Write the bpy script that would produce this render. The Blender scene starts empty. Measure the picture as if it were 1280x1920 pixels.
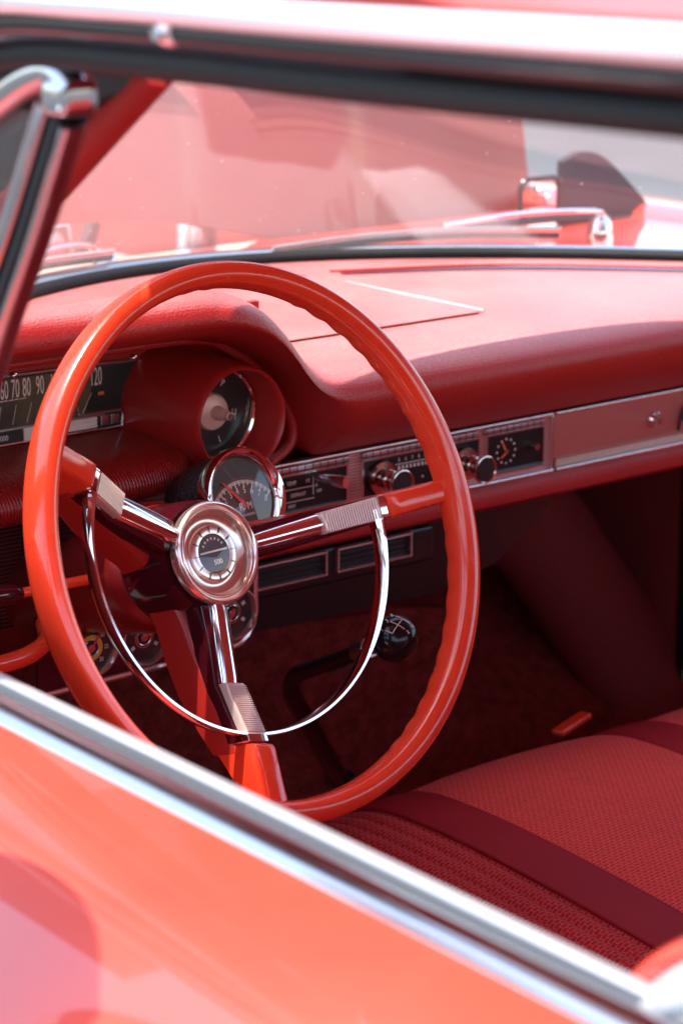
import bpy, bmesh, math, random
from mathutils import Matrix, Vector, noise
random.seed(7)
S = bpy.context.scene
COL = S.collection
PI = math.pi
R = math.radians
CX = 0.376                      # centre line of the car (x); origin lies on the ground under the steering wheel

# ------------------------------------------------------------------ materials
def mat(name, col=(.5, .5, .5), rough=.5, metal=0., coat=0., coat_rough=.04, spec=.5, sheen=0.):
    m = bpy.data.materials.new(name); m.use_nodes = True
    b = m.node_tree.nodes['Principled BSDF']
    b.inputs['Base Color'].default_value = (*col, 1)
    b.inputs['Roughness'].default_value = rough
    b.inputs['Metallic'].default_value = metal
    b.inputs['Coat Weight'].default_value = coat
    b.inputs['Coat Roughness'].default_value = coat_rough
    b.inputs['Specular IOR Level'].default_value = spec
    if sheen:
        b.inputs['Sheen Weight'].default_value = sheen
        b.inputs['Sheen Roughness'].default_value = .5
    return m

class NT:
    def __init__(s, m):
        s.m = m; s.t = m.node_tree; s.b = s.t.nodes.get('Principled BSDF')
    def n(s, typ, **kw):
        x = s.t.nodes.new(typ)
        for k, v in kw.items():
            if k.startswith('i_'): x.inputs[k[2:].replace('_', ' ')].default_value = v
            else: setattr(x, k, v)
        return x
    def l(s, a, b): s.t.links.new(a, b)
    def coord(s, scale=(1, 1, 1), kind='Object'):
        tc = s.n('ShaderNodeTexCoord'); mp = s.n('ShaderNodeMapping'); mp.inputs['Scale'].default_value = scale
        s.l(tc.outputs[kind], mp.inputs['Vector']); return mp.outputs['Vector']
    def noise(s, vec, scale, detail=4, rough=.6):
        x = s.n('ShaderNodeTexNoise'); x.inputs['Scale'].default_value = scale
        x.inputs['Detail'].default_value = detail; x.inputs['Roughness'].default_value = rough
        s.l(vec, x.inputs['Vector']); return x.outputs['Fac']
    def ramp(s, fac, stops):
        x = s.n('ShaderNodeValToRGB'); e = x.color_ramp.elements
        while len(e) < len(stops): e.new(.5)
        for el, (p, c) in zip(e, stops):
            el.position = p; el.color = (*c, 1) if len(c) == 3 else c
        s.l(fac, x.inputs['Fac']); return x.outputs['Color']
    def bump(s, h, dist, strength=1., prev=None):
        x = s.n('ShaderNodeBump'); x.inputs['Distance'].default_value = dist; x.inputs['Strength'].default_value = strength
        s.l(h, x.inputs['Height'])
        if prev is not None: s.l(prev, x.inputs['Normal'])
        s.l(x.outputs['Normal'], s.b.inputs['Normal']); return x.outputs['Normal']
    def base(s, c): s.l(c, s.b.inputs['Base Color'])
    def rough(s, c): s.l(c, s.b.inputs['Roughness'])

M = {}
def g3(v): return (v, v, v)
# car paint with a little dust
m = mat('red_paint', (.62, .045, .02), .38, coat=1., coat_rough=.035); t = NT(m); v = t.coord()
f = t.noise(v, 9, 5); pc = t.ramp(f, [(.3, (.60, .046, .024)), (.75, (.63, .060, .034))])
vo = t.n('ShaderNodeTexVoronoi'); vo.inputs['Scale'].default_value = 42; t.l(v, vo.inputs['Vector']); sp_ = t.n('ShaderNodeSeparateColor'); t.l(vo.outputs['Color'], sp_.inputs[0])
th = t.n('ShaderNodeMath', operation='MULTIPLY'); t.l(sp_.outputs[0], th.inputs[0]); th.inputs[1].default_value = .11
lt = t.n('ShaderNodeMath', operation='LESS_THAN'); t.l(vo.outputs['Distance'], lt.inputs[0]); t.l(th.outputs[0], lt.inputs[1])
gt = t.n('ShaderNodeMath', operation='GREATER_THAN'); t.l(sp_.outputs[1], gt.inputs[0]); gt.inputs[1].default_value = .6
an = t.n('ShaderNodeMath', operation='MULTIPLY'); t.l(lt.outputs[0], an.inputs[0]); t.l(gt.outputs[0], an.inputs[1])
px_ = t.n('ShaderNodeMix', data_type='RGBA'); t.l(an.outputs[0], px_.inputs[0]); t.l(pc, px_.inputs[6]); px_.inputs[7].default_value = (.8, .72, .68, 1); t.base(px_.outputs[2])
f2 = t.noise(v, 300, 2)
cr = t.ramp(f2, [(.45, g3(.025)), (.8, g3(.09))]); t.l(cr, t.b.inputs['Coat Roughness'])
M['paint'] = m
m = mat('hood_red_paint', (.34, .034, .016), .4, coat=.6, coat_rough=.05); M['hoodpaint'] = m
# dash vinyl: grained, dusty
m = mat('red_vinyl', (.42, .022, .02), .42, spec=.5, sheen=.0); t = NT(m); v = t.coord()
f = t.noise(v, 6, 6); d = t.noise(v, 420, 3, .7)
mx = t.n('ShaderNodeMath', operation='MULTIPLY'); t.l(f, mx.inputs[0]); t.l(d, mx.inputs[1])
bc = t.ramp(mx.outputs[0], [(.12, (.40, .018, .017)), (.42, (.43, .026, .024))])
ge = t.n('ShaderNodeNewGeometry'); sx_ = t.n('ShaderNodeSeparateXYZ'); t.l(ge.outputs['True Normal'], sx_.inputs[0])
up_ = t.n('ShaderNodeMapRange', interpolation_type='SMOOTHSTEP'); up_.inputs[1].default_value = .55; up_.inputs[2].default_value = .98; t.l(sx_.outputs[2], up_.inputs[0])
du = t.ramp(mx.outputs[0], [(.10, g3(.22)), (.33, g3(.42)), (.50, g3(.75))])
dm = t.n('ShaderNodeMath', operation='MULTIPLY'); t.l(up_.outputs[0], dm.inputs[0]); t.l(du, dm.inputs[1])
dx = t.n('ShaderNodeMix', data_type='RGBA'); t.l(dm.outputs[0], dx.inputs[0]); t.l(bc, dx.inputs[6]); dx.inputs[7].default_value = (.66, .40, .38, 1)
t.base(dx.outputs[2])      # dust lies on what faces up
t.rough(t.ramp(f, [(.3, g3(.38)), (.7, g3(.5))]))
vo = t.n('ShaderNodeTexVoronoi'); vo.inputs['Scale'].default_value = 520; t.l(v, vo.inputs['Vector'])
t.bump(vo.outputs['Distance'], .0007, .55)
M['vinyl'] = m
m = mat('red_plastic', (.40, .018, .015), .34, spec=.5); t = NT(m); v = t.coord(); t.bump(t.noise(v, 700, 2), .0002, .3); M['plastic'] = m
# ribbed cluster lip (ribs run round the nose)
m = mat('ribbed_red_vinyl', (.36, .018, .015), .3); t = NT(m); v = t.coord()
w = t.n('ShaderNodeTexWave', wave_type='BANDS', bands_direction='X'); w.inputs['Scale'].default_value = 100; t.l(v, w.inputs['Vector'])
t.bump(w.outputs['Fac'], .0011, 1.)
M['ribbed'] = m
# steering wheel plastic
m = mat('wheel_plastic', (.74, .05, .018), .2, coat=.6, coat_rough=.06, spec=.5); t = NT(m); v = t.coord()
f = t.noise(v, 22, 5); t.base(t.ramp(f, [(.3, (.84, .048, .017)), (.7, (.90, .064, .023))]))
f2 = t.noise(v, 60, 6, .7); t.rough(t.ramp(f2, [(.35, g3(.12)), (.75, g3(.32))])); f3 = t.noise(v, 380, 3, .7); t.bump(f3, .0003, .35)
cw = t.ramp(t.noise(v, 34, 7, .75), [(.40, g3(.03)), (.66, g3(.05)), (.82, g3(.18))]); t.l(cw, t.b.inputs['Coat Roughness'])
t.b.inputs['Subsurface Weight'].default_value = .12; t.b.inputs['Subsurface Radius'].default_value = (.012, .003, .001); t.b.inputs['Subsurface Scale'].default_value = .4
M['wheel'] = m
m = mat('maroon_gloss', (.055, .004, .008), .12, coat=.5); M['maroon'] = m
m = mat('column_red', (.20, .010, .010), .28); M['column'] = m
m = mat('spoke_shaded_red', (.38, .020, .014), .25); M['shaded_core'] = m  # wheel plastic with the shade on the spokes put into its colour
m = mat('chrome', (.80, .77, .75), .07, 1.); t = NT(m); v = t.coord(); f = t.noise(v, 40, 6, .7)
t.rough(t.ramp(f, [(.35, g3(.04)), (.8, g3(.16))])); M['chrome'] = m
m = mat('satin_trim', (.82, .80, .79), .22, 1.); M['satin'] = m
m = mat('white_metal_trim', (.86, .87, .88), .3, .55); M['drip'] = m
m = mat('aged_sill_chrome', (.46, .48, .50), .16, 1.); t = NT(m); f = t.noise(t.coord((1, .15, 1)), 60, 6, .7); t.rough(t.ramp(f, [(.3, g3(.08)), (.8, g3(.30))])); M['sill'] = m
m = mat('silvered_plastic', (.86, .64, .57), .17, .85); M['silver'] = m
m = mat('copper_chrome', (.60, .42, .38), .14, 1.); M['copper'] = m
# ribbed chrome pad on the spokes
def ribbed_metal(name, scale, axis, col=(.8, .77, .75), rough=.25, depth=.0006, metal=1.):
    m = mat(name, col, rough, metal); t = NT(m); v = t.coord()
    w = t.n('ShaderNodeTexWave', wave_type='BANDS', bands_direction=axis); w.inputs['Scale'].default_value = scale
    t.l(v, w.inputs['Vector']); t.bump(w.outputs['Fac'], depth, 1.); return m
M['ribs'] = ribbed_metal('ribbed_pad', 120, 'X', (.86, .84, .83), .3)
M['glove'] = ribbed_metal('ribbed_glovebox', 130, 'X', (.70, .24, .21), .36, .0010, .55)
M['pillar'] = ribbed_metal('ribbed_divider', 110, 'Z', (.55, .22, .20), .36, .0006, .6)
m = mat('ribbed_strip', (.7, .66, .68), .28, 1.); t = NT(m); v = t.coord((1, 1, 1))
br = t.n('ShaderNodeTexBrick', offset=0.); br.inputs['Scale'].default_value = 1.
br.inputs['Brick Width'].default_value = .0085; br.inputs['Row Height'].default_value = .0046; br.inputs['Mortar Size'].default_value = .0006
br.inputs['Color1'].default_value = (.74, .70, .73, 1); br.inputs['Color2'].default_value = (.66, .6, .63, 1); br.inputs['Mortar'].default_value = (.12, .05, .06, 1)
mp = t.n('ShaderNodeMapping'); mp.inputs['Rotation'].default_value = (R(90), 0, 0); t.l(v, mp.inputs['Vector']); t.l(mp.outputs['Vector'], br.inputs['Vector']); t.base(br.outputs['Color'])
M['strip'] = m
m = mat('speaker_grille', (.05, .004, .004), .5); t = NT(m); v = t.coord()
br = t.n('ShaderNodeTexBrick', offset=0.); br.inputs['Scale'].default_value = 1.
br.inputs['Brick Width'].default_value = .024; br.inputs['Row Height'].default_value = .0034; br.inputs['Mortar Size'].default_value = .0009
br.inputs['Color1'].default_value = (.16, .02, .018, 1); br.inputs['Color2'].default_value = (.14, .018, .016, 1); br.inputs['Mortar'].default_value = (.006, .003, .003, 1)
mp = t.n('ShaderNodeMapping'); mp.inputs['Rotation'].default_value = (R(90), 0, 0); t.l(v, mp.inputs['Vector']); t.l(mp.outputs['Vector'], br.inputs['Vector']); t.base(br.outputs['Color'])
M['grille'] = m
m = mat('black_plastic', (.012, .011, .011), .3); M['black'] = m
m = mat('black_rubber', (.012, .012, .013), .55, spec=.2); t = NT(m); t.bump(t.noise(t.coord(), 250, 4), .0006, .4); M['rubber'] = m
m = mat('crackle_black', (.02, .012, .012), .35); t = NT(m); vo = t.n('ShaderNodeTexVoronoi', feature='DISTANCE_TO_EDGE'); vo.inputs['Scale'].default_value = 420; t.l(t.coord(), vo.inputs['Vector']); t.bump(vo.outputs['Distance'], .002, 1.); M['crackle'] = m
m = mat('dial_black', (.02, .018, .017), .35); M['dial'] = m
m = mat('dial_brown', (.085, .035, .026), .5); M['dialbrown'] = m
m = mat('dial_face_green', (.075, .06, .04), .22); t = NT(m); f = t.noise(t.coord((1, 1, .5)), 22, 3); t.base(t.ramp(f, [(.35, (.05, .035, .024)), (.6, (.12, .10, .06)), (.8, (.14, .06, .045))])); M['speedo'] = m
m = mat('print_white', (.85, .70, .62), .5); M['print'] = m
m = mat('print_orange', (.85, .16, .04), .5); M['orange'] = m
m = mat('print_yellow', (.75, .40, .05), .5); M['yellow'] = m
m = mat('needle_red', (.75, .04, .02), .4); M['needle'] = m
# carpet
m = mat('red_carpet', (.36, .04, .034), .95, spec=.1); t = NT(m); v = t.coord(); f = t.noise(v, 260, 4, .75); f2 = t.noise(v, 60, 3)
mx = t.n('ShaderNodeMath', operation='MULTIPLY'); t.l(f, mx.inputs[0]); t.l(f2, mx.inputs[1])
t.base(t.ramp(mx.outputs[0], [(.1, (.22, .022, .020)), (.35, (.62, .075, .06))])); t.bump(f, .006, 1.); M['carpet'] = m
m = mat('dark_red_panel', (.34, .045, .040), .6, spec=.3); M['kick'] = m
# woven seat cloth
def cloth(name, c1, c2, cm, bw=.0062, rh=.0040):
    m = mat(name, c1, .8, spec=.15, sheen=.05); t = NT(m); v = t.coord()
    br = t.n('ShaderNodeTexBrick', offset=.5); br.inputs['Scale'].default_value = 1.
    br.inputs['Brick Width'].default_value = bw; br.inputs['Row Height'].default_value = rh; br.inputs['Mortar Size'].default_value = .00055; br.inputs['Mortar Smooth'].default_value = .4
    br.inputs['Color1'].default_value = (*c1, 1); br.inputs['Color2'].default_value = (*c2, 1); br.inputs['Mortar'].default_value = (*cm, 1)
    t.l(v, br.inputs['Vector'])
    f = t.noise(v, 900, 2); f2 = t.noise(v, 7, 4)
    mix = t.n('ShaderNodeMix', data_type='RGBA', blend_type='MULTIPLY'); mix.inputs[0].default_value = .6
    t.l(br.outputs['Color'], mix.inputs[6]); t.l(t.ramp(f, [(.25, g3(.35)), (.7, g3(1.3))]), mix.inputs[7])
    mix2 = t.n('ShaderNodeMix', data_type='RGBA', blend_type='MULTIPLY'); mix2.inputs[0].default_value = .5
    t.l(mix.outputs[2], mix2.inputs[6]); t.l(t.ramp(f2, [(.25, g3(.75)), (.75, g3(1.1))]), mix2.inputs[7])
    t.base(mix2.outputs[2])
    n1 = t.bump(br.outputs['Fac'], .0007, .9)
    t.bump(f, .0005, .6, n1)
    return m
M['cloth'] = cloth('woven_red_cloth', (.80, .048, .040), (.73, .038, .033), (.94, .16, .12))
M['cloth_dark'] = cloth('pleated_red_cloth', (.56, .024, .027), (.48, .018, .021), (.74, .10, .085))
m = mat('burgundy_vinyl', (.32, .016, .024), .6, spec=.12); t = NT(m); t.bump(t.noise(t.coord(), 800, 3), .0003, .5); M['burgundy'] = m
m = mat('engine_grey', (.30, .29, .28), .5); M['grey'] = m
m = mat('headliner', (.58, .17, .15), .9, spec=.1); M['headliner'] = m
# window and instrument glass: fresnel reflection over clear transmission, with specks of dust and painted-in reflections
def pane(name, dust_glare=0., tint=(.97, .98, .97)):
    m = bpy.data.materials.new(name); m.use_nodes = True; nt = m.node_tree; nt.nodes.clear()
    T = NT.__new__(NT); T.m = m; T.t = nt; T.b = None
    out = T.n('ShaderNodeOutputMaterial'); tr = T.n('ShaderNodeBsdfTransparent'); tr.inputs[0].default_value = (*tint, 1)
    gl = T.n('ShaderNodeBsdfGlossy'); gl.inputs['Roughness'].default_value = .015; gl.inputs[0].default_value = (1, 1, 1, 1)
    fr = T.n('ShaderNodeFresnel'); bk = T.n('ShaderNodeNewGeometry'); io = T.n('ShaderNodeMapRange'); io.inputs[3].default_value = 1.5; io.inputs[4].default_value = 1/1.5
    T.l(bk.outputs['Backfacing'], io.inputs[0]); T.l(io.outputs[0], fr.inputs['IOR'])
    mx = T.n('ShaderNodeMixShader'); T.l(fr.outputs[0], mx.inputs[0]); T.l(tr.outputs[0], mx.inputs[1]); T.l(gl.outputs[0], mx.inputs[2])
    last = mx
    if dust_glare:
        d1 = T.n('ShaderNodeBsdfDiffuse'); d1.inputs[0].default_value = (.75, .72, .72, 1); d2 = T.n('ShaderNodeBsdfTranslucent'); d2.inputs[0].default_value = (.75, .72, .72, 1)
        df = T.n('ShaderNodeMixShader'); df.inputs[0].default_value = .5; T.l(d1.outputs[0], df.inputs[1]); T.l(d2.outputs[0], df.inputs[2])
        v = T.coord()
        vo = T.n('ShaderNodeTexVoronoi'); vo.inputs['Scale'].default_value = 95; T.l(v, vo.inputs['Vector'])
        sep = T.n('ShaderNodeSeparateColor'); T.l(vo.outputs['Color'], sep.inputs[0])
        th = T.n('ShaderNodeMath', operation='MULTIPLY'); T.l(sep.outputs[0], th.inputs[0]); th.inputs[1].default_value = .075
        lt = T.n('ShaderNodeMath', operation='LESS_THAN'); T.l(vo.outputs['Distance'], lt.inputs[0]); T.l(th.outputs[0], lt.inputs[1])
        gate = T.n('ShaderNodeMath', operation='GREATER_THAN'); T.l(sep.outputs[1], gate.inputs[0]); gate.inputs[1].default_value = .72
        a = T.n('ShaderNodeMath', operation='MULTIPLY'); T.l(lt.outputs[0], a.inputs[0]); T.l(gate.outputs[0], a.inputs[1])
        glare_film = T.ramp(T.noise(v, 7, 6, .65), [(.3, g3(.85)), (.75, g3(1.1))])
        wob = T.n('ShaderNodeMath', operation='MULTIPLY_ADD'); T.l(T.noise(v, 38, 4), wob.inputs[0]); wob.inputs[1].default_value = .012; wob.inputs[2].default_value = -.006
        def glare_zone(pts, w):                     # convex patch of painted reflection, given as (x, z) corners on the glass
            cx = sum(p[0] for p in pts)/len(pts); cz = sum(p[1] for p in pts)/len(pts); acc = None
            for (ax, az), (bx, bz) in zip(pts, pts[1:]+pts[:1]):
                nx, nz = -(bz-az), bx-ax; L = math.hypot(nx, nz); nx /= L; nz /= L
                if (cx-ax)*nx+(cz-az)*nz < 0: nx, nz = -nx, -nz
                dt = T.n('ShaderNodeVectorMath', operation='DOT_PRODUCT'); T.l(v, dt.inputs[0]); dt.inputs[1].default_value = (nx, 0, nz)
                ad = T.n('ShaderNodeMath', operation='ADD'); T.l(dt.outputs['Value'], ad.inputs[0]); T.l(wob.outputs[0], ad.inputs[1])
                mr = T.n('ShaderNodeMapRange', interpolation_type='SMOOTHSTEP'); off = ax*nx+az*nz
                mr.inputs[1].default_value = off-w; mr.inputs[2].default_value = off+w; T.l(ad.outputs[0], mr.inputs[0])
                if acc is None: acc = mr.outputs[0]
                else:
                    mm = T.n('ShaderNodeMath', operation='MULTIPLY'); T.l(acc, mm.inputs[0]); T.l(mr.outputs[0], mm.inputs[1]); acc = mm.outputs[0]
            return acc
        amt = None  # windshield reflections painted into the film: veil, clear patch, pale streak
        for pts, w, a_ in (([(-.5, 1.5), (-.1, 1.5), (.40, 1.215), (.477, 1.142), (.554, 1.075), (.80, .95), (-.5, .9)], .012, dust_glare),
                           ([(.275, 1.185), (.50, 1.141), (.512, 1.077), (.357, 1.106)], .004, dust_glare*.12),
                           ([(.545, 1.075), (.610, 1.075), (.74, .990), (.650, .980)], .005, dust_glare*2.6),
                           ([(.56, 1.20), (.66, 1.20), (.70, 1.02), (.625, 1.066)], .02, dust_glare*.10)):
            mk = glare_zone(pts, w); mv = T.n('ShaderNodeMix', data_type='FLOAT'); T.l(mk, mv.inputs[0]); mv.inputs[3].default_value = a_
            if amt is None: mv.inputs[2].default_value = dust_glare*.22
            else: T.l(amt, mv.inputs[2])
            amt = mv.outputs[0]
        fm = T.n('ShaderNodeMath', operation='MULTIPLY'); T.l(glare_film, fm.inputs[0]); T.l(amt, fm.inputs[1]); glare_film = fm.outputs[0]
        mxm = T.n('ShaderNodeMath', operation='MAXIMUM'); T.l(a.outputs[0], mxm.inputs[0]); T.l(glare_film, mxm.inputs[1])
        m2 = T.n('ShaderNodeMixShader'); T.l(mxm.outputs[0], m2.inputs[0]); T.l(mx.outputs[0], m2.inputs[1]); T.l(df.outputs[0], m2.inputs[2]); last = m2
    T.l(last.outputs[0], out.inputs[0]); return m
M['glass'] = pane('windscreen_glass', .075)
M['lens'] = pane('dial_glass')

# ------------------------------------------------------------------ mesh building
class MB:
    def __init__(s): s.bm = bmesh.new()
    def add(s, vs, fs, mtx=None):
        b = [s.bm.verts.new(mtx @ Vector(v) if mtx else Vector(v)) for v in vs]
        for f in fs:
            try: s.bm.faces.new([b[i] for i in f])
            except ValueError: pass
        return s
    def loft(s, rings, closed=True, caps=True, ring_loop=False, mtx=None):
        n = len(rings[0]); vs = [p for r in rings for p in r]; fs = []
        k = len(rings); last = k if ring_loop else k - 1
        for i in range(last):
            j = (i + 1) % k
            for a in range(n if closed else n - 1):
                b = (a + 1) % n
                fs.append((i*n+a, i*n+b, j*n+b, j*n+a))
        if caps and closed and not ring_loop:
            fs.append(tuple(range(n))[::-1]); fs.append(tuple((k-1)*n+a for a in range(n)))
        return s.add(vs, fs, mtx)
    def box(s, c, d, mtx=None, bev=0.):
        x, y, z = [k/2 for k in d]; t = bmesh.new()
        bmesh.ops.create_cube(t, size=1.)
        for v in t.verts: v.co = Vector((v.co.x*d[0], v.co.y*d[1], v.co.z*d[2]))
        if bev: bmesh.ops.bevel(t, geom=t.edges[:], offset=bev, segments=3, profile=.6, affect='EDGES')
        for v in t.verts: v.co += Vector(c)
        t.verts.index_update()
        s.add([v.co.copy() for v in t.verts], [[v.index for v in f.verts] for f in t.faces], mtx); t.free(); return s
    def lathe(s, prof, n=64, mtx=None, closed_prof=False):
        rings = [[(r*math.cos(2*PI*i/n), r*math.sin(2*PI*i/n), h) for (r, h) in prof] for i in range(n)]
        return s.loft(rings, closed=closed_prof, caps=False, ring_loop=True, mtx=mtx)
    def tube(s, pts, rad, n=12, mtx=None, loop=False, up=None, caps=True):
        pts = [Vector(p) for p in pts]; k = len(pts)
        rads = rad if isinstance(rad, (list, tuple)) and not isinstance(rad[0], str) and len(rad) == k else [rad]*k
        rings = []; prev = None
        for i, p in enumerate(pts):
            a = pts[(i-1) % k] if (loop or i > 0) else p; b = pts[(i+1) % k] if (loop or i < k-1) else p
            tg = (b-a).normalized()
            if up is not None: nr = (Vector(up) - tg*tg.dot(Vector(up))).normalized()
            elif prev is None:
                h = Vector((0, 0, 1)) if abs(tg.z) < .9 else Vector((1, 0, 0)); nr = (h - tg*tg.dot(h)).normalized()
            else: nr = (prev - tg*tg.dot(prev)).normalized()
            prev = nr; bn = tg.cross(nr); r = rads[i]
            ra, rb = r if isinstance(r, tuple) else (r, r)
            rings.append([p + nr*(ra*math.cos(2*PI*j/n)) + bn*(rb*math.sin(2*PI*j/n)) for j in range(n)])
        return s.loft(rings, True, caps, loop, mtx)
    def prism(s, poly, h0, h1, mtx=None, bev=0.):      # polygon in local xy, extruded along z
        n = len(poly)
        if not bev:
            return s.loft([[(x, y, h0) for x, y in poly], [(x, y, h1) for x, y in poly]], True, True, False, mtx)
        cx = sum(p[0] for p in poly)/n; cy = sum(p[1] for p in poly)/n
        def inset(d):
            o = []
            for x, y in poly:
                l = math.hypot(x-cx, y-cy) or 1; o.append((x-(x-cx)/l*d, y-(y-cy)/l*d))
            return o
        sg = 1 if h1 > h0 else -1
        rs = [[(x, y, h0) for x, y in poly], [(x, y, h1-sg*bev) for x, y in poly], [(x, y, h1-sg*bev*.3) for x, y in inset(bev*.3)], [(x, y, h1) for x, y in inset(bev)]]
        return s.loft(rs, True, True, False, mtx)
    def build(s, name, m, parent=None, angle=40, subsurf=0):
        bmesh.ops.remove_doubles(s.bm, verts=s.bm.verts[:], dist=1e-6)
        bmesh.ops.recalc_face_normals(s.bm, faces=s.bm.faces[:])
        me = bpy.data.meshes.new(name); s.bm.to_mesh(me); s.bm.free()
        me.shade_smooth()
        me.set_sharp_from_angle(angle=R(angle))
        me.materials.append(M[m] if isinstance(m, str) else m)
        o = bpy.data.objects.new(name, me); COL.objects.link(o)
        if parent: o.parent = parent; o.matrix_parent_inverse = parent.matrix_basis.inverted()
        if subsurf:
            sm = o.modifiers.new('smooth', 'SUBSURF'); sm.levels = sm.render_levels = subsurf
        return o

def thing(name, label, cat, loc=(0, 0, 0), group=None):
    o = bpy.data.objects.new(name, None); COL.objects.link(o); o.location = loc; o.empty_display_size = .05
    o['label'] = label; o['category'] = cat
    if group: o['group'] = group
    return o
def tag(o, label, cat, group=None):
    o['label'] = label; o['category'] = cat
    if group: o['group'] = group
    return o
def frame(o, x, y, z):
    x, y, z = Vector(x), Vector(y), Vector(z)
    return Matrix(((x.x, y.x, z.x, o[0]), (x.y, y.y, z.y, o[1]), (x.z, y.z, z.z, o[2]), (0, 0, 0, 1)))
def face_back(x, y, z): return frame((x, y, z), (1, 0, 0), (0, 0, 1), (0, -1, 0))     # local x right, y up, z towards the driver
def spl(pts, n=6, loop=False):                          # Catmull-Rom resampling
    P = [Vector(p) for p in pts]; k = len(P); o = []
    rng = range(k) if loop else range(k-1)
    for i in rng:
        p1, p2 = P[i], P[(i+1) % k]
        p0 = P[i-1] if (loop or i) else p1*2-p2
        p3 = P[(i+2) % k] if (loop or i+2 < k) else p2*2-p1
        for j in range(n):
            t = j/n
            o.append(.5*((2*p1) + (p2-p0)*t + (2*p0-5*p1+4*p2-p3)*t*t + (3*p1-p0-3*p2+p3)*t**3))
    if not loop: o.append(P[-1])
    return o
def circ(r, n=48, a0=0, a1=2*PI): return [(r*math.cos(a0+(a1-a0)*i/n), r*math.sin(a0+(a1-a0)*i/n)) for i in range(n)]
def rrect(x0, y0, x1, y1, r, n=5):
    o = []
    for (cx, cy, a) in ((x1-r, y1-r, 0), (x0+r, y1-r, 90), (x0+r, y0+r, 180), (x1-r, y0+r, 270)):
        o += [(cx+r*math.cos(R(a+90*i/n)), cy+r*math.sin(R(a+90*i/n))) for i in range(n+1)]
    return o
def lerp_tab(tab, x):
    if x <= tab[0][0]: return tab[0][1]
    for (a, b), (c, d) in zip(tab, tab[1:]):
        if x <= c: return b+(d-b)*(x-a)/(c-a)
    return tab[-1][1]
def smooth_tab(tab, x, w=.012): return sum(lerp_tab(tab, x+w*k)*g for k, g in ((-2, .1), (-1, .24), (0, .32), (1, .24), (2, .1)))

_dg = None
def text_mesh(mb, string, mtx, size, sx=1., thick=.0003, align='CENTER'):
    cu = bpy.data.curves.new('lettering', 'FONT'); cu.body = string; cu.size = size; cu.extrude = thick/2; cu.align_x = align; cu.align_y = 'CENTER'; cu.resolution_u = 3
    o = bpy.data.objects.new('lettering', cu); COL.objects.link(o)
    bpy.context.view_layer.update()
    me = bpy.data.meshes.new_from_object(o.evaluated_get(bpy.context.evaluated_depsgraph_get()))
    mm = mtx @ Matrix.Diagonal((sx, 1, 1, 1))
    mb.add([v.co.copy() for v in me.vertices], [list(p.vertices) for p in me.polygons], mm)
    bpy.data.objects.remove(o); bpy.data.curves.remove(cu); bpy.data.meshes.remove(me)

# ------------------------------------------------------------------ steering wheel (local axes: l right, u up the face, n towards the driver)
WO = (0, 0, .90)
WL, WU, WN = (.9954, .0953, 0.), (-.0328, .3424, .9390), (.0895, -.9347, .3439)
WM = frame(WO, WL, WU, WN)
wheel = thing('steering_wheel', 'large orange-red steering wheel with three chrome trimmed spokes and a half horn ring', 'steering wheel', WO)
mb = MB(); NS = 420; NC = 44; rings = []
def rim_section(th):
    pts = []
    deg = math.degrees(th) % 360
    grip = 1. if (8 < deg < 62) or (292 < deg < 352) or (160 < deg < 240) or (86 < deg < 140) else 0.
    for j in range(NC):
        a = 2*PI*j/NC                                     # a=0 outward, 90 deg = front
        ca, sa = math.cos(a), math.sin(a)
        k = (abs(ca)**2.5+abs(sa)**2.5)**(-1/2.5)
        rr, nn = .0096*ca*k, .0142*sa*k
        d = math.degrees(a)
        if 60 < d < 176:                                  # fine ribs moulded round the inner front
            q = math.cos((d-60)/116*2*PI*6); rr *= 1-.035*(.5-.5*q); nn *= 1-.014*(.5-.5*q)
        if 176 < d < 268:                                 # finger bumps on the inner back
            wgt = math.sin((d-176)/92*PI)
            rr *= 1+grip*wgt*.075*math.sin(th*54); nn *= 1+grip*wgt*.02*math.sin(th*54)
        pts.append((rr, nn))
    return pts
for i in range(NS):
    th = 2*PI*i/NS; c, s_ = math.cos(th), math.sin(th)
    rings.append([((.1985+rr)*c, (.1985+rr)*s_, nn) for rr, nn in rim_section(th)])
mb.loft(rings, True, False, True, WM); mb.build('rim', 'wheel', wheel, 60)

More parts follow.
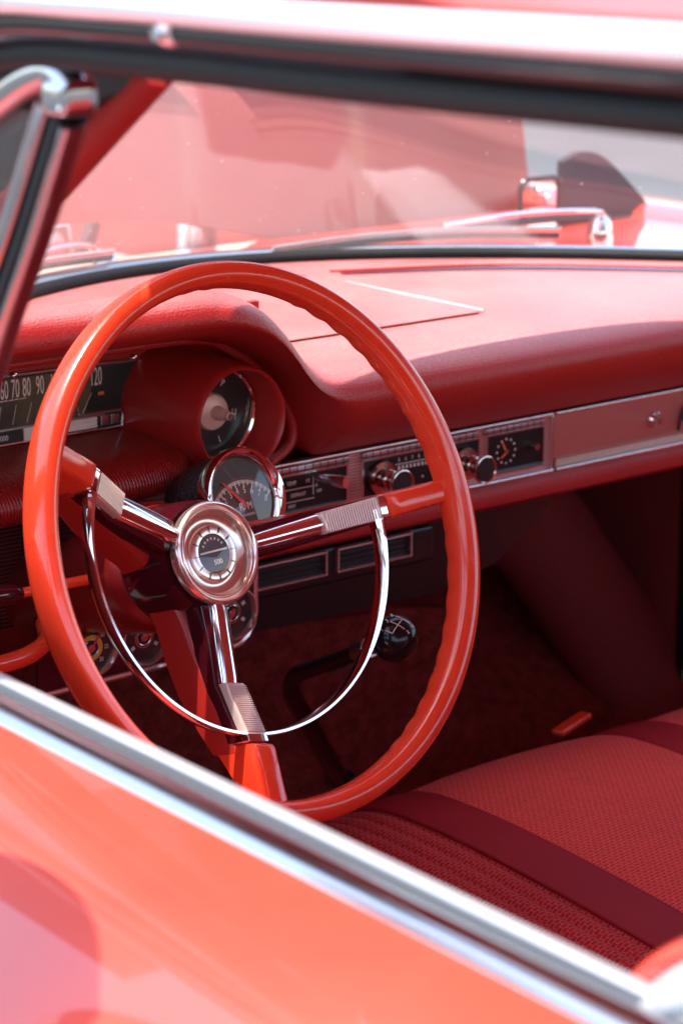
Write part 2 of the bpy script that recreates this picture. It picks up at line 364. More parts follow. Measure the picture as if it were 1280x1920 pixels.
def spoke_frame(deg):                                     # local x along the spoke, y across it, z towards the driver
    a = R(deg); L, U, N = Vector(WL), Vector(WU), Vector(WN)
    rho = L*math.cos(a)+U*math.sin(a); tau = L*-math.sin(a)+U*math.cos(a)
    return frame(WO, rho, tau, N)
def ring_rect(r, top, hw, depth, hwb=None, bev=.003):
    hwb = hw if hwb is None else hwb
    b = bev
    return [(r, -hwb, top-depth), (r, hwb, top-depth), (r, hw, top-b), (r, hw-b*.35, top-b*.3), (r, hw-b, top), (r, -hw+b, top), (r, -hw+b*.35, top-b*.3), (r, -hw, top-b)]
for deg in (1., 150., 255.5):
    FM = spoke_frame(deg)
    mb = MB()
    st = [(.030, -.088, .020, .030), (.055, -.080, .014, .032), (.085, -.066, .0115, .036), (.115, -.050, .0105, .036), (.139, -.034, .010, .034)]
    mb.loft([ring_rect(.1455, -.022, .0080, .040, .0095, .004), ring_rect(.1470, -.014, .0090, .046, .0105, .004), ring_rect(.150, -.011, .0092, .046, .0108, .004), ring_rect(.17, -.005, .0088, .036, .0100, .004), ring_rect(.193, .001, .0092, .028, .0098, .004)], True, True, False, FM)
    sp = mb.build('spoke', 'wheel', wheel, 35)
    mb = MB(); mb.loft([ring_rect(r, t_, w_, d_, w_*1.15, .006) for r, t_, w_, d_ in ((.030, -.090, .022, .030), (.050, -.082, .0165, .032), (.075, -.073, .0135, .036), (.105, -.058, .0118, .038), (.130, -.042, .0108, .036), (.152, -.030, .0100, .030))], True, True, False, FM)
    mb.build('spoke_core', 'shaded_core', sp, 50)
    # dark painted bed under the chrome
    mb = MB(); mb.loft([ring_rect(r, t_, w_, d_) for r, t_, w_, d_ in ((.040, -.064, .0125, .024), (.06, -.059, .0122, .022), (.10, -.0535, .0118, .018), (.12, -.042, .0112, .018), (.1445, -.0275, .0105, .018))], True, True, False, FM)
    mb.build('spoke_inlay', 'maroon', sp, 35)
    # polished chrome arm from hub to pad
    mb = MB(); rr = []
    for r, t_, w_ in ((.0392, -.057, .0066), (.045, -.055, .0072), (.07, -.051, .0080), (.094, -.047, .0086), (.099, -.0465, .0086)):
        rr.append([(r, w_*math.cos(R(a)), t_-.0075+.0078*math.sin(R(a))) for a in range(0, 181, 15)] + [(r, -w_, t_-.013), (r, w_, t_-.013)])
    mb.loft(rr, True, True, False, FM); mb.build('spoke_arm', 'chrome', sp, 50)
    # ribbed thumb pad with a plain end cap
    mb = MB(); mb.loft([ring_rect(r, t_, w_, d_, None, .0022) for r, t_, w_, d_ in ((.0995, -.0445, .0086, .012), (.112, -.0385, .0088, .012), (.126, -.030, .0090, .012), (.1385, -.0225, .0092, .012))], True, True, False, FM)
    # ribs as real ridges
    for k in range(22):
        r = .1015+k*.00165; tt = -.0445+(r-.0995)*(.0220/.039)
        mb.loft([[(r-.0005, -.0080, tt), (r-.0005, .0080, tt), (r+.0005, .0080, tt+.0008), (r+.0005, -.0080, tt+.0008)], [(r-.0004, -.0080, tt+.0011), (r-.0004, .0080, tt+.0011), (r+.0004, .0080, tt+.0013), (r+.0004, -.0080, tt+.0013)]], True, True, False, FM)
    mb.build('thumb_pad', mat('ribbed_silver', (.84, .62, .55), .32, .5), sp, 35)
    mb = MB(); mb.loft([ring_rect(r, t_, w_, d_, None, .002) for r, t_, w_, d_ in ((.1388, -.0218, .0096, .016), (.1440, -.0200, .0098, .018), (.1452, -.0215, .0088, .016))], True, True, False, FM)
    mb.build('end_cap', 'chrome', sp, 35)
# hub housing and horn button
mb = MB()
mb.lathe([(.0, -.080), (.030, -.080), (.034, -.070), (.041, -.070), (.0435, -.08), (.045, -.105), (.046, -.125), (.043, -.135), (.0, -.135)], 72, WM); hub = mb.build('hub_housing', 'maroon', wheel, 35)
mb = MB()
mb.lathe([(.0385, -.066), (.0395, -.061), (.0388, -.0575), (.0368, -.056), (.0350, -.057), (.0342, -.059), (.0332, -.0575), (.0322, -.0572), (.0312, -.059), (.0300, -.064), (.0385, -.0665)], 96, WM, True); mb.build('button_ring', 'silver', hub, 50)
mb = MB(); mb.lathe([(.0, -.0655), (.0148, -.0655), (.0150, -.0628), (.0190, -.0622), (.0212, -.0628), (.0218, -.0665), (.0258, -.0675), (.0305, -.0650)], 72, WM)
mb.build('button_dish', 'silver', hub, 50)
mb = MB(); mb.lathe([(.0, -.0632), (.0146, -.0630), (.0148, -.0642)], 48, WM); mb.build('emblem_disc', mat('emblem_maroon', (.05, .010, .022), .2), hub)
mb = MB(); text_mesh(mb, '500', WM @ Matrix.Translation((.0020, -.0070, -.0626)), .0054, 1.05)
mb.box((.0, .0016, -.0626), (.026, .0014, .0006), WM)
for k in range(7):
    a = R(35+18*k); mb.box((0, .0112, -.0626), (.0015, .0018, .0005), WM @ Matrix.Rotation(a-PI/2, 4, 'Z'))
mb.build('emblem_lettering', 'print', hub)
mb = MB()
for k in range(12): mb.box((0, .0182, -.0618), (.0004, .0050, .0006), WM @ Matrix.Rotation(2*PI*k/12, 4, 'Z'))
mb.build('tick_marks', 'black', hub)
mb = MB(); mb.lathe([(.0, -.0545), (.012, -.0551), (.022, -.0566), (.0305, -.0590), (.0312, -.0610)], 72, WM); mb.build('button_lens', 'lens', hub)
# horn ring: a flat chrome hoop from the left spoke under the hub to the right spoke
mb = MB(); rings = []
for i in range(121):
    a = R(150+(361.-150)*i/120); e = min(i, 120-i)/120
    w_ = .0019+.0030*max(0, 1-e/.10)**2 + (.0012 if i > 90 else 0)*min(1, (i-90)/12); h_ = .0052
    c, s_ = math.cos(a), math.sin(a); ro = .139; z0 = -.0285
    sec = [(-w_, -h_), (w_*.7, -h_), (w_, -h_*.4), (w_, h_*.6), (w_*.4, h_), (-w_*.6, h_), (-w_, h_*.6)]
    rings.append([((ro+p)*c, (ro+p)*s_, z0+q) for p, q in sec])
mb.loft(rings, True, True, False, WM); mb.build('horn_ring', 'chrome', wheel, 40)

# ------------------------------------------------------------------ steering column with its levers
colm = thing('steering_column', 'dark red steering column shroud running from the wheel hub down under the dash', 'steering column', (0, .2, .8))
mb = MB()
prof = [(.0, -.118), (.046, -.120), (.050, -.126), (.051, -.135), (.050, -.150), (.0475, -.1515), (.0475, -.1545), (.049, -.156), (.047, -.185), (.043, -.205), (.040, -.22), (.040, -.48), (.0, -.48)]
mb.lathe(prof, 64, WM); mb.build('column_jacket', 'column', colm, 35)
mb = MB()
mb.tube([WM @ Vector(p) for p in ((-.040, .003, -.150), (-.08, .0045, -.150), (-.120, .006, -.150))], [.0045, .0040, .0038], 12); sl = mb.build('signal_lever', 'wheel', colm)
mb = MB(); mb.tube([WM @ Vector(p) for p in ((-.117, .006, -.150), (-.124, .0065, -.150), (-.165, .011, -.150), (-.170, .0115, -.150))], [.0042, .0075, .0085, .006], 16); mb.build('grip', 'maroon', sl)
mb = MB(); mb.tube(spl([(.045, .17, .785), (.052, .16, .776), (.060, .163, .764), (.052, .17, .758)], 5), .006, 12); mb.build('column_clamp', 'chrome', colm)

# ------------------------------------------------------------------ dashboard
dash = thing('dashboard', 'red padded dashboard with hooded gauges and ribbed metal trim strip below the windshield', 'dashboard', (CX, .3, .8))
def base_y(x): return .67-1.3*min(.605, abs(x-.37))**2-.05*max(0, abs(x-.37)-.605)
def head_y(x): d_ = x-CX; return .262-.37*d_*d_-1.7*d_**4
ZT = [(-.4, 1.050), (.07, 1.050), (.115, 1.040), (.147, 1.018), (.169, .992), (.195, .966), (.225, .960), (.3, .960), (1.2, .960)]
Z0 = [(-.4, 1.000), (.10, .999), (.146, .990), (.175, .972), (.196, .949), (.212, .920), (.232, .8795), (1.2, .8795)]
mb = MB(); rings = []
xs = [-.36+.01*i for i in range(72)] + [.36+.02*i for i in range(38)]
for x in xs:
    zt, z0 = smooth_tab(ZT, x), smooth_tab(Z0, x, .006); b = min(1, max(0, (zt-.96)/.09))
    yn = .18-.03*b; zn = zt-.016; yb = base_y(x)+.005; y0 = .2505
    P = [(y0, z0)]
    for fy, fz in ((.31, .2), (.71, .5), (.94, .78), (1, 1)): P.append((y0+(yn-y0)*fy, z0+(zn-z0)*fz))
    rt = [.957, .966, .971, .974, .976, .974]; lf = [1.046, 1.053, 1.050, 1.022, .987, .974]
    if yb < .4:
        lf = [1.046, 1.053, 1.051, 1.040, 1.01, .975]
    for fy, zr, zl in zip((.02, .07, .17, .38, .68, 1.), rt, lf): P.append((yn+(yb-yn)*fy, zr+(zl-zr)*b))
    pl = spl([(x, p[0], p[1]) for p in P], 5)
    pl += [Vector((x, yb, .945)), Vector((x, min(yb, .40), max(z0+.008, .90))), Vector((x, .305, z0+.004))]
    rings.append(pl)
mb.loft(rings, True, True); pad = mb.build('dash_pad', 'vinyl', dash, 50)
# raised moulding that outlines the cluster recess
mb = MB(); path = [(x, .247, smooth_tab(Z0, x, .006)+.001) for x in [-.36+.02*i for i in range(24)]]
path += [(.130, .247, .9955), (.150, .247, .985), (.170, .247, .971), (.190, .247, .954), (.205, .247, .934), (.214, .247, .915), (.2145, .247, .900), (.206, .247, .890), (.190, .247, .8825)]
mb.tube(spl(path, 3), (.0045, .0055), 14); mb.build('cluster_moulding', 'vinyl', dash, 60)
# recess wall, back wall
mb = MB(); outline = [(p[0], p[2]) for p in path]
rings = [[(x, .2505, z), (x-.004, .266, z-.006), (x-.010, .300, z-.014), (x-.010, .306, z-.014), (x+.0, .306, z+.006), (x, .2505, z+.004)] for x, z in outline[:-1]]
mb.loft(rings, True, True); mb.build('recess_wall', 'plastic', dash, 60)
mb = MB(); mb.box((-.075, .309, .935), (.60, .006, .15)); mb.build('recess_back', 'plastic', dash)
# ribbed lip under the speedometer
mb = MB(); rings = []
for x in [-.36+.02*i for i in range(25)]:
    k = max(0, (x-.02)/.10); sh = .05*k*k
    pr = [(.306, .919), (.285, .9185), (.26, .917), (.232+sh*.3, .914), (.210+sh*.7, .908), (.2005+sh, .899), (.2015+sh, .890), (.212+sh, .881), (.236+sh*.6, .8755), (.262, .8745), (.306, .8745)]
    rings.append([Vector((x, a, b)) for a, b in pr])
rings = [spl(r, 4) for r in rings]
mb.loft(rings, True, True); mb.build('ribbed_lip', 'ribbed', dash, 60)
# speedometer panel
clu = MB(); PLY = .3045
FB = face_back(0, PLY, 0)
poly = [(-.34, .921), (.077, .921), (.079, .935), (.084, .952), (.092, .968), (.0975, .9755), (-.34, .9815)]
clu.prism(poly, 0, .0012, FB); cl = clu.build('speedometer_panel', 'dial', dash)
mb = MB(); mb.prism([(-.33, .9335), (.030, .9335), (.041, .936), (.053, .9735), (-.33, .9785)], .0014, .0018, FB); mb.build('speed_band', 'speedo', cl)
fr = MB(); fr.tube([FB @ Vector((x, z, .002)) for x, z in spl([Vector((a, b)).to_3d() for a, b in poly[1:6]], 4) and [(p.x, p.y) for p in spl([(a, b, 0) for a, b in poly[1:6]], 4)]], .0013, 8)
fr.tube([FB @ Vector((.0975, .9755, .002)), FB @ Vector((-.34, .9815, .002))], .0016, 8); fr.tube([FB @ Vector((.077, .921, .002)), FB @ Vector((-.34, .921, .002))], .0013, 8)
fr.tube([FB @ Vector((-.34, .9565, .0022)), FB @ Vector((-.015, .9575, .0022))], .0006, 6)
fr.tube([FB @ Vector(p) for p in spl([(.002, .957, .0022), (.020, .9575, .0022), (.028, .953, .0022), (.033, .942, .0022), (.034, .936, .0022)], 4)], .0011, 6)
fr.box((-.14, .9335, .002), (.40, .0016, .003), FB); fr.box((.055, .9355, .003), (.04, .0022, .004), FB)
fr.build('bezel_frame', 'satin', cl)
mb = MB()
for s_, x in (('20', -.105), ('30', -.086), ('40', -.067), ('50', -.0505), ('60', -.0357), ('70', -.0252), ('80', -.0145), ('90', -.0018), ('100', .0135), ('110', .0325), ('120', .0525)):
    text_mesh(mb, s_, FB @ Matrix.Translation((x, .9655, .0020)), .0222, .36)
for k in range(12):
    x = -.11+.0135*k; mb.loft([[FB @ Vector((x, .937, .0019)), FB @ Vector((x+.0004, .937, .0019)), FB @ Vector((x+.0004, .937, .0022)), FB @ Vector((x, .937, .0022))], [FB @ Vector((x+.001*k-.002, .953, .0019)), FB @ Vector((x+.001*k-.0016, .953, .0019)), FB @ Vector((x+.001*k-.0016, .953, .0022)), FB @ Vector((x+.001*k-.002, .953, .0022))]])
text_mesh(mb, '00000', FB @ Matrix.Translation((-.040, .9265, .0022)), .0065, .8)
mb.build('numerals', 'print', cl)
mb = MB()
mb.box((.037, .9277, .0016), (.030, .0092, .0012), FB)
for k in range(3): mb.box((.037, .9245+.0032*k, .0026), (.030, .0024, .002), FB, .0006)
mb.build('louvre_insert', 'print', cl)
mb = MB(); mb.box((-.012, .927, .002), (.014, .011, .002), FB, .0006); mb.build('odometer_cover', 'print', cl)
for x in (.060, .070):
    mb = MB(); mb.box((x, .928, .002), (.008, .0085, .002), FB, .0005); mb.build('warning_lamp', 'satin', cl)
mb = MB(); mb.box((.057, .9515, .0022), (.0055, .0026, .001), FB @ Matrix.Translation((.0, 0, 0))); mb.build('speed_pointer', 'orange', cl)
# switch pod: a deep red tube with a chrome rimmed switch inside
PX, PZ = .127, .936
SP = face_back(PX, .20, PZ)
mb = MB(); mb.lathe([(.0375, -.10), (.0395, -.035), (.0405, -.006), (.0420, .0), (.0436, .0010), (.0450, -.0010), (.0458, -.008), (.0475, -.05), (.0500, -.11)], 80, SP); pod = mb.build('switch_pod', 'plastic', dash, 60)
mb = MB(); mb.lathe([(.0392, -.036), (.0380, -.033), (.0362, -.034), (.0335, -.044), (.0330, -.047)], 72, SP); mb.build('chrome_bezel', 'chrome', pod)
mb = MB(); mb.lathe([(.0, -.0450), (.0334, -.0450), (.0336, -.0470)], 64, SP); mb.build('switch_dial', 'dial', pod)
mb = MB(); mb.lathe([(.0, -.0375), (.010, -.0375), (.0145, -.0395), (.0160, -.0425), (.0160, -.0448)], 48, SP)
mb.lathe([(.0026, -.018), (.0034, -.019), (.0034, -.024), (.0050, -.026), (.0062, -.036), (.0062, -.0376)], 32, SP @ Matrix.Translation((.0015, 0, 0)))
mb.build('switch_knob', mat('salmon_disc', (.78, .50, .42), .42, .25), pod, 35)
mb = MB(); text_mesh(mb, 'P', SP @ Matrix.Translation((.0130, .0225, -.0445)) @ Matrix.Rotation(R(-25), 4, 'Z'), .0085, .8); mb.build('dial_letter', 'print', pod); mb = MB()
text_mesh(mb, 'H', SP @ Matrix.Translation((.0240, -.0060, -.0445)) @ Matrix.Rotation(R(-8), 4, 'Z'), .0135, .55); mb.build('dial_letter', 'print', pod); mb = MB()
text_mesh(mb, 'I', SP @ Matrix.Translation((.0090, -.0250, -.0445)) @ Matrix.Rotation(R(20), 4, 'Z'), .0085, .9)
mb.build('dial_letter', 'print', pod)
# trim strip with heater, radio, clock and glovebox
YT = .2500
TR = face_back(0, YT, 0)
mb = MB(); mb.box((.34, .2545, .8495), (.38, .006, .0555)); strip = mb.build('trim_strip', 'pillar', dash)
mb = MB()
for x0, x1 in ((.152, .5265), (.5300, 1.10)):
    mb.box(((x0+x1)/2, YT, .8765), (x1-x0, .0060, .0030), None, .001); mb.box(((x0+x1)/2, YT-.001, .8225), (x1-x0, .0080, .0034), None, .0012)
mb.box((.5262, YT, .8495), (.0022, .005, .052), None, .0008)
mb.build('strip_edging', 'satin', strip)
mb = MB()
for x0, x1 in ((.16, .2795), (.2945, .431), (.4405, .516)): mb.box(((x0+x1)/2, YT, .8712), (x1-x0, .005, .0062), None, .0012)
mb.build('grid_insert', 'strip', strip)
def bezel(mb, x0, z0, x1, z1, w=.0018, y=YT, d=.006):
    mb.box(((x0+x1)/2, y, z1), (x1-x0+w, d, w)); mb.box(((x0+x1)/2, y, z0), (x1-x0+w, d, w)); mb.box((x0, y+.0003, (z0+z1)/2), (w, d, z1-z0)); mb.box((x1, y+.0003, (z0+z1)/2), (w, d, z1-z0))
def knob(name, x, z, parent, mirrorback=True):
    K = face_back(x, YT, z) @ Matrix.Diagonal((1.2, 1.2, .62, 1)); b = MB()
    b.lathe([(.0, .050), (.0090, .0495), (.0100, .051), (.0108, .0505), (.0110, .048), (.0102, .042), (.0070, .036), (.0062, .028), (.0078, .026), (.0080, .018), (.0066, .016), (.0066, .010), (.0128, .008), (.0135, .004), (.0135, .0005), (.0, .0005)], 40, K)
    o = b.build(name, 'copper', parent, 30)
    c = MB(); c.lathe([(.0, .0499), (.0088, .0497)], 32, K @ Matrix.Translation((0, 0, .0006))); c.build('knob_face', 'dial', o)
    return o
mb = MB(); mb.box((.237, YT+.0035, .8505), (.078, .006, .036)); heat = mb.build('heater_control', 'black', dash)
mb = MB(); bezel(mb, .198, .8325, .2765, .8670); mb.build('heater_frame', 'satin', heat)
mb = MB(); mb.tube([(.243, YT-.000, .860), (.248, YT-.030, .861), (.2495, YT-.034, .861)], [.0030, .0055, .0052], 20); mb.build('slide_lever', 'satin', heat)
mb = MB()
for s_, x, z, h in (('TEMP', .216, .8585, .0050), ('HI', .2340, .8585, .0050), ('DEFROST', .2235, .8475, .0046), ('A', .2435, .853, .0046), ('OFF', .2465, .8475, .004), ('HEAT', .216, .838, .004)):
    text_mesh(mb, s_, TR @ Matrix.Translation((x, z, .0003)), h, .85)
mb.box((.224, .8530, .0002), (.034, .0006, .0004), TR); mb.box((.2400, .8530, .0002), (.0006, .016, .0004), TR); mb.box((.224, .8420, .0002), (.034, .0006, .0004), TR)
mb.build('heater_lettering', 'print', heat)
mb = MB(); mb.box((.3635, YT+.0035, .8500), (.138, .006, .036)); radio = mb.build('car_radio', 'black', dash)
mb = MB(); bezel(mb, .2945, .8320, .4325, .8672); mb.build('radio_frame', 'satin', radio)
knob('radio_knob', .3165, .8480, radio); knob('radio_knob', .4155, .8455, radio)
mb = MB()
for k, s_ in enumerate(('5', '6', '7', '8', '10', '12', '14', '16')): text_mesh(mb, s_, TR @ Matrix.Translation((.338+.0078*k, .8610, .0003)), .0050, .8)
mb.box((.3655, .8570, .0002), (.064, .0007, .0004), TR)
for k in range(13): mb.box((.338+.0046*k, .8536, .0002), (.0022, .0030, .0004), TR)
for k in range(5): mb.box((.342+.012*k, .8415, .0002), (.0018, .0018, .0004), TR)
mb.build('radio_lettering', 'print', radio)
mb = MB(); mb.box((.3720, .8585, .0004), (.0014, .012, .0006), TR); mb.build('tuning_pointer', 'needle', radio)
mb = MB(); mb.box((.4785, YT+.0035, .8490), (.072, .006, .036)); clock = mb.build('dash_clock', 'black', dash)
mb = MB(); bezel(mb, .4425, .8300, .5145, .8675); mb.build('clock_frame', 'satin', clock)
mb = MB()
for k in range(12):
    a = R(30*k); mb.lathe([(.0, .0009), (.0011, .0008)], 10, TR @ Matrix.Translation((.4680+.0115*math.sin(a), .8495+.0115*math.cos(a), 0)))
mb.build('hour_marks', 'print', clock)
mb = MB(); mb.box((-.0005, .0045, .0012), (.0018, .0120, .0006), TR @ Matrix.Translation((.4680, .8495, 0)) @ Matrix.Rotation(R(28), 4, 'Z')); mb.box((-.003, -.001, .0013), (.0110, .0018, .0006), TR @ Matrix.Translation((.4680, .8495, 0)) @ Matrix.Rotation(R(35), 4, 'Z')); mb.build('clock_hands', 'orange', clock)
mb = MB(); mb.lathe([(.0, .009), (.0028, .0085), (.0034, .006), (.0022, .003), (.0022, .0005)], 20, TR @ Matrix.Translation((.5010, .8500, 0))); mb.build('setting_knob', 'chrome', clock); mb = MB(); mb.lathe([(.0, .0032), (.0016, .003), (.002, .0005)], 16, TR @ Matrix.Translation((.4680, .8495, 0))); mb.build('hand_pivot', 'chrome', clock)
# glovebox
mb = MB(); mb.box((.8155, .2545, .8530), (.569, .006, .044)); glove = mb.build('glovebox_door', 'glove', dash)
mb = MB(); mb.box((.8155, YT+.001, .8285), (.569, .006, .0085), None, .001); mb.build('ribbed_band', ribbed_metal('gold_band', 200, 'Z', (.62, .42, .32), .32, .0004, .7), glove)
mb = MB(); LK = TR @ Matrix.Translation((.6640, .8510, 0)); mb.lathe([(.0, .010), (.0035, .0098), (.0045, .008), (.0040, .004), (.0070, .002), (.0075, -.001)], 28, LK); mb.box((0, .0045, .006), (.0040, .0090, .003), LK, .001); mb.build('glovebox_lock', 'chrome', glove)
mb = MB(); mb.tube([TR @ Vector(p) for p in spl([(.697, .836, .003), (.700, .848, .003), (.706, .858, .003), (.712, .864, .003), (.709, .856, .003), (.704, .846, .003), (.712, .850, .003), (.720, .858, .003), (.730, .853, .003), (.742, .857, .003), (.755, .850, .003), (.770, .856, .003)], 5)], .0016, 8); mb.build('script_emblem', 'black', glove)
# lower rolled edge
mb = MB(); rings = []
for x in [.05+.03*i for i in range(36)]:
    rings.append([(x, a, b) for a, b in [(.2600, .8212), (.2500, .8208), (.2440, .8160), (.2420, .8085), (.2440, .8010), (.2520, .7955), (.2660, .7935), (.40, .800), (.40, .8212)]])
mb.loft(rings, True, True); mb.build('lower_panel', 'vinyl', dash, 35)
# lower left louvre panel with its bright strip
mb = MB(); mb.box((-.130, .2655, .826), (.46, .006, .092)); lg = mb.build('louvre_panel', 'grille', dash)
mb = MB(); mb.box((-.130, .2600, .8735), (.46, .006, .0032), None, .001); mb.build('louvre_strip', 'satin', lg)
# top of dash: raised speaker panel, defroster slots
mb = MB(); mb.prism(rrect(.225, .292, .474, .500, .006), 0, .0007, Matrix.Translation((0, 0, .9738)), .0005); m = M['vinyl'].copy(); m.name = 'perforated_vinyl'; spk = mb.build('speaker_panel', m, dash, 30)
t = NT(m); v = t.coord(); w = t.n('ShaderNodeTexWave', wave_type='BANDS', bands_direction='Y'); w.inputs['Scale'].default_value = 55; t.l(v, w.inputs['Vector']); t.bump(w.outputs['Fac'], .0009, .8)
mb = MB(); mb.tube([(.4765, .497, .9748), (.4765, .292, .9748)], .0015, 8); mb.build('panel_edge', 'drip', spk)
mb = MB()
for x0, x1, y in ((.24, .46, .530), (.50, .80, .475)):
    mb.tube(spl([(x0, base_y(x0)-.115, .9748), ((x0+x1)/2, base_y((x0+x1)/2)-.115, .9765), (x1, base_y(x1)-.115, .9748)], 6), (.0025, .009), 10, up=(0, 0, 1))
mb.build('defroster_slot', 'maroon', dash)
mb = MB()
mb.tube(spl([(.50, base_y(.50)-.098, .976), (.65, base_y(.65)-.098, .9775), (.80, base_y(.80)-.098, .976)], 6), .003, 8); mb.build('defroster_rim', 'vinyl', dash)
for x in (-.052, .062):
    mb = MB(); mb.lathe([(.0, .004), (.0016, .0035), (.0026, .002), (.0028, 0)], 14, face_back(x, .262, .9875)); mb.lathe([(.0, .003), (.0012, .0025), (.0016, 0)], 12, face_back(x+.0015, .261, .9885)); mb.build('screw', 'satin', dash)

# ------------------------------------------------------------------ tachometer strapped on the column
TO = WM @ Vector((.0915, .0365, -.118))
TM = frame(TO, WL, WU, WN)
tach = thing('tachometer', 'round chrome rimmed RPM gauge clamped on the column behind the wheel hub', 'tachometer', TO)
mb = MB(); mb.lathe([(.0, -.075), (.026, -.074), (.032, -.066), (.0365, -.04), (.0375, -.004), (.037, .0)], 56, TM); mb.build('tach_housing', 'crackle', tach)
mb = MB(); mb.lathe([(.0378, -.014), (.0396, -.010), (.0402, -.004), (.0398, .001), (.0382, .0032), (.0358, .002), (.0325, -.003), (.0318, -.006), (.0378, -.0145)], 88, TM, True); mb.build('tach_bezel', 'chrome', tach)
mb = MB(); mb.lathe([(.0, -.0058), (.0322, -.0058), (.0324, -.007)], 56, TM); td = mb.build('tach_dial', 'dial', tach)
CY = -.027
arc = [(.0435*math.cos(R(a)), CY+.0435*math.sin(R(a))) for a in range(30, 151, 3)]; arc = [p for p in arc if math.hypot(*p) < .0312]
a1 = math.atan2(arc[0][1], arc[0][0]); a0 = math.atan2(arc[-1][1], arc[-1][0])
fan = arc+[(.0312*math.cos(a0+(a1+2*PI-a0)*k/40), .0312*math.sin(a0+(a1+2*PI-a0)*k/40)) for k in range(1, 40)]
mb = MB(); mb.prism(fan, -.0056, -.0053, TM); mb.build('dial_fan', 'dialbrown', td)
mb = MB(); C0 = Vector((0, CY, -.0050))
for k in range(-5, 90):
    a = R(150.5-13.4*k/10); ln = .0058 if k % 10 == 0 else (.0042 if k % 5 == 0 else .0027)
    p = C0+Vector((.0408*math.cos(a), .0408*math.sin(a), 0))
    if math.hypot(p.x, p.y) > .0308: continue
    mb.box((.0408-ln/2, 0, 0), (ln, .0007 if k % 5 == 0 else .0003, .0004), TM @ Matrix.Translation(C0) @ Matrix.Rotation(a, 4, 'Z'))
for k in range(1, 9):
    a = R(150.5-13.4*k); text_mesh(mb, str(k), TM @ Matrix.Translation(C0+Vector((.0325*math.cos(a), .0325*math.sin(a), 0))) @ Matrix.Rotation((a-PI/2)*.5, 4, 'Z'), .0074, .8)
text_mesh(mb, 'RPM', TM @ Matrix.Translation((.0012, -.0075, -.0048)), .0086, .85)
text_mesh(mb, 'THOUSANDS', TM @ Matrix.Translation((.0012, -.0142, -.0048)), .0030, .9)
mb.build('tach_numerals', 'print', td)
mb = MB(); mb.loft([[(-.0004, .027, -.0042), (.0004, .027, -.0042), (.0004, .027, -.0038), (-.0004, .027, -.0038)], [(-.0018, -.002, -.0042), (.0018, -.002, -.0042), (.0018, -.002, -.0036), (-.0018, -.002, -.0036)]], True, True, False, TM @ Matrix.Translation((0, -.006, 0)) @ Matrix.Rotation(R(40), 4, 'Z')); mb.build('tach_needle', 'needle', td)
mb = MB(); mb.lathe([(.0, -.0012), (.016, -.0018), (.0322, -.0038), (.0324, -.0045)], 56, TM); mb.build('tach_lens', 'lens', tach)
mb = MB(); mb.tube([WM @ Vector(p) for p in spl([(.066, .02, -.150), (.060, -.01, -.150), (.055, -.03, -.152), (.052, .01, -.155)], 5)], .006, 10); mb.build('tach_clamp', 'crackle', tach)

# ------------------------------------------------------------------ gauge panel below the column
gp = thing('gauge_panel', 'maroon under-dash panel with small round gauges and a bright lower edge', 'gauge panel', (.04, .2, .77))
GF = face_back(0, .2045, 0)
mb = MB(); ol = [(-.075, .806), (-.075, .741)] + [(.110, .7425), (.122, .7445), (.131, .750), (.137, .759), (.1395, .770), (.1395, .806)]
mb.prism(ol, 0, .003, GF); mb.build('panel_plate', 'maroon', gp)
mb = MB(); mb.tube([GF @ Vector((x, z, .002)) for x, z in ol[1:]], (.0030, .0035), 8); mb.build('panel_edging', 'silver', gp)
for gi, (gx, gz) in enumerate(((-.0255, .7715), (.0255, .7705), (.1140, .7735))):
    G = GF @ Matrix.Translation((gx, gz, 0))
    mb = MB(); mb.lathe([(.0, .0040), (.0200, .0040), (.0202, .003)], 40, G); gd = mb.build('gauge', 'dial', gp)
    mb = MB(); mb.lathe([(.0236, .002), (.0240, .006), (.0232, .0095), (.0218, .0100), (.0205, .0070), (.0198, .0045)], 56, G); mb.build('gauge_bezel', 'silver', gd)
    mb = MB(); mb.lathe([(.0, .0062), (.0030, .0058), (.0034, .0045)], 20, G); mb.lathe([(.0064, .0048), (.0068, .0050), (.0072, .0048)], 36, G); mb.build('gauge_hub', 'satin', gd)
    mb = MB(); mb.lathe([(.0070, .0044), (.0110, .0044)], 36, G) if gi == 0 else mb.lathe([(.0084, .0046), (.0090, .0046)], 36, G); mb.build('gauge_band', 'yellow' if gi == 0 else 'orange', gd)
    mb = MB()
    for k in range(5):
        a = R(215-62*k) if gi else R(120-60*k)
        if gi == 0 and k < 3: text_mesh(mb, ('20', '25', '30')[k], G @ Matrix.Translation((.0145*math.cos(R(40-45*k)), .0145*math.sin(R(40-45*k)), .0044)), .0052, .8)
        elif gi: mb.box((.0135, 0, .0045), (.0036, .0030, .0004), G @ Matrix.Rotation(a, 4, 'Z'))
    mb.build('gauge_lettering', 'print', gd)
    mb = MB(); mb.loft([[(-.0003, .0150, .0056), (.0003, .0150, .0056), (.0003, .0150, .0060), (-.0003, .0150, .0060)], [(-.0014, -.004, .0056), (.0014, -.004, .0056), (.0014, -.004, .0062), (-.0014, -.004, .0062)]], True, True, False, G @ Matrix.Rotation(R((-35, -75, 150)[gi]), 4, 'Z')); mb.build('gauge_needle', 'needle', gd)
    mb = MB(); mb.lathe([(.0, .0092), (.0205, .0080)], 40, G); mb.build('gauge_lens', 'lens', gd)

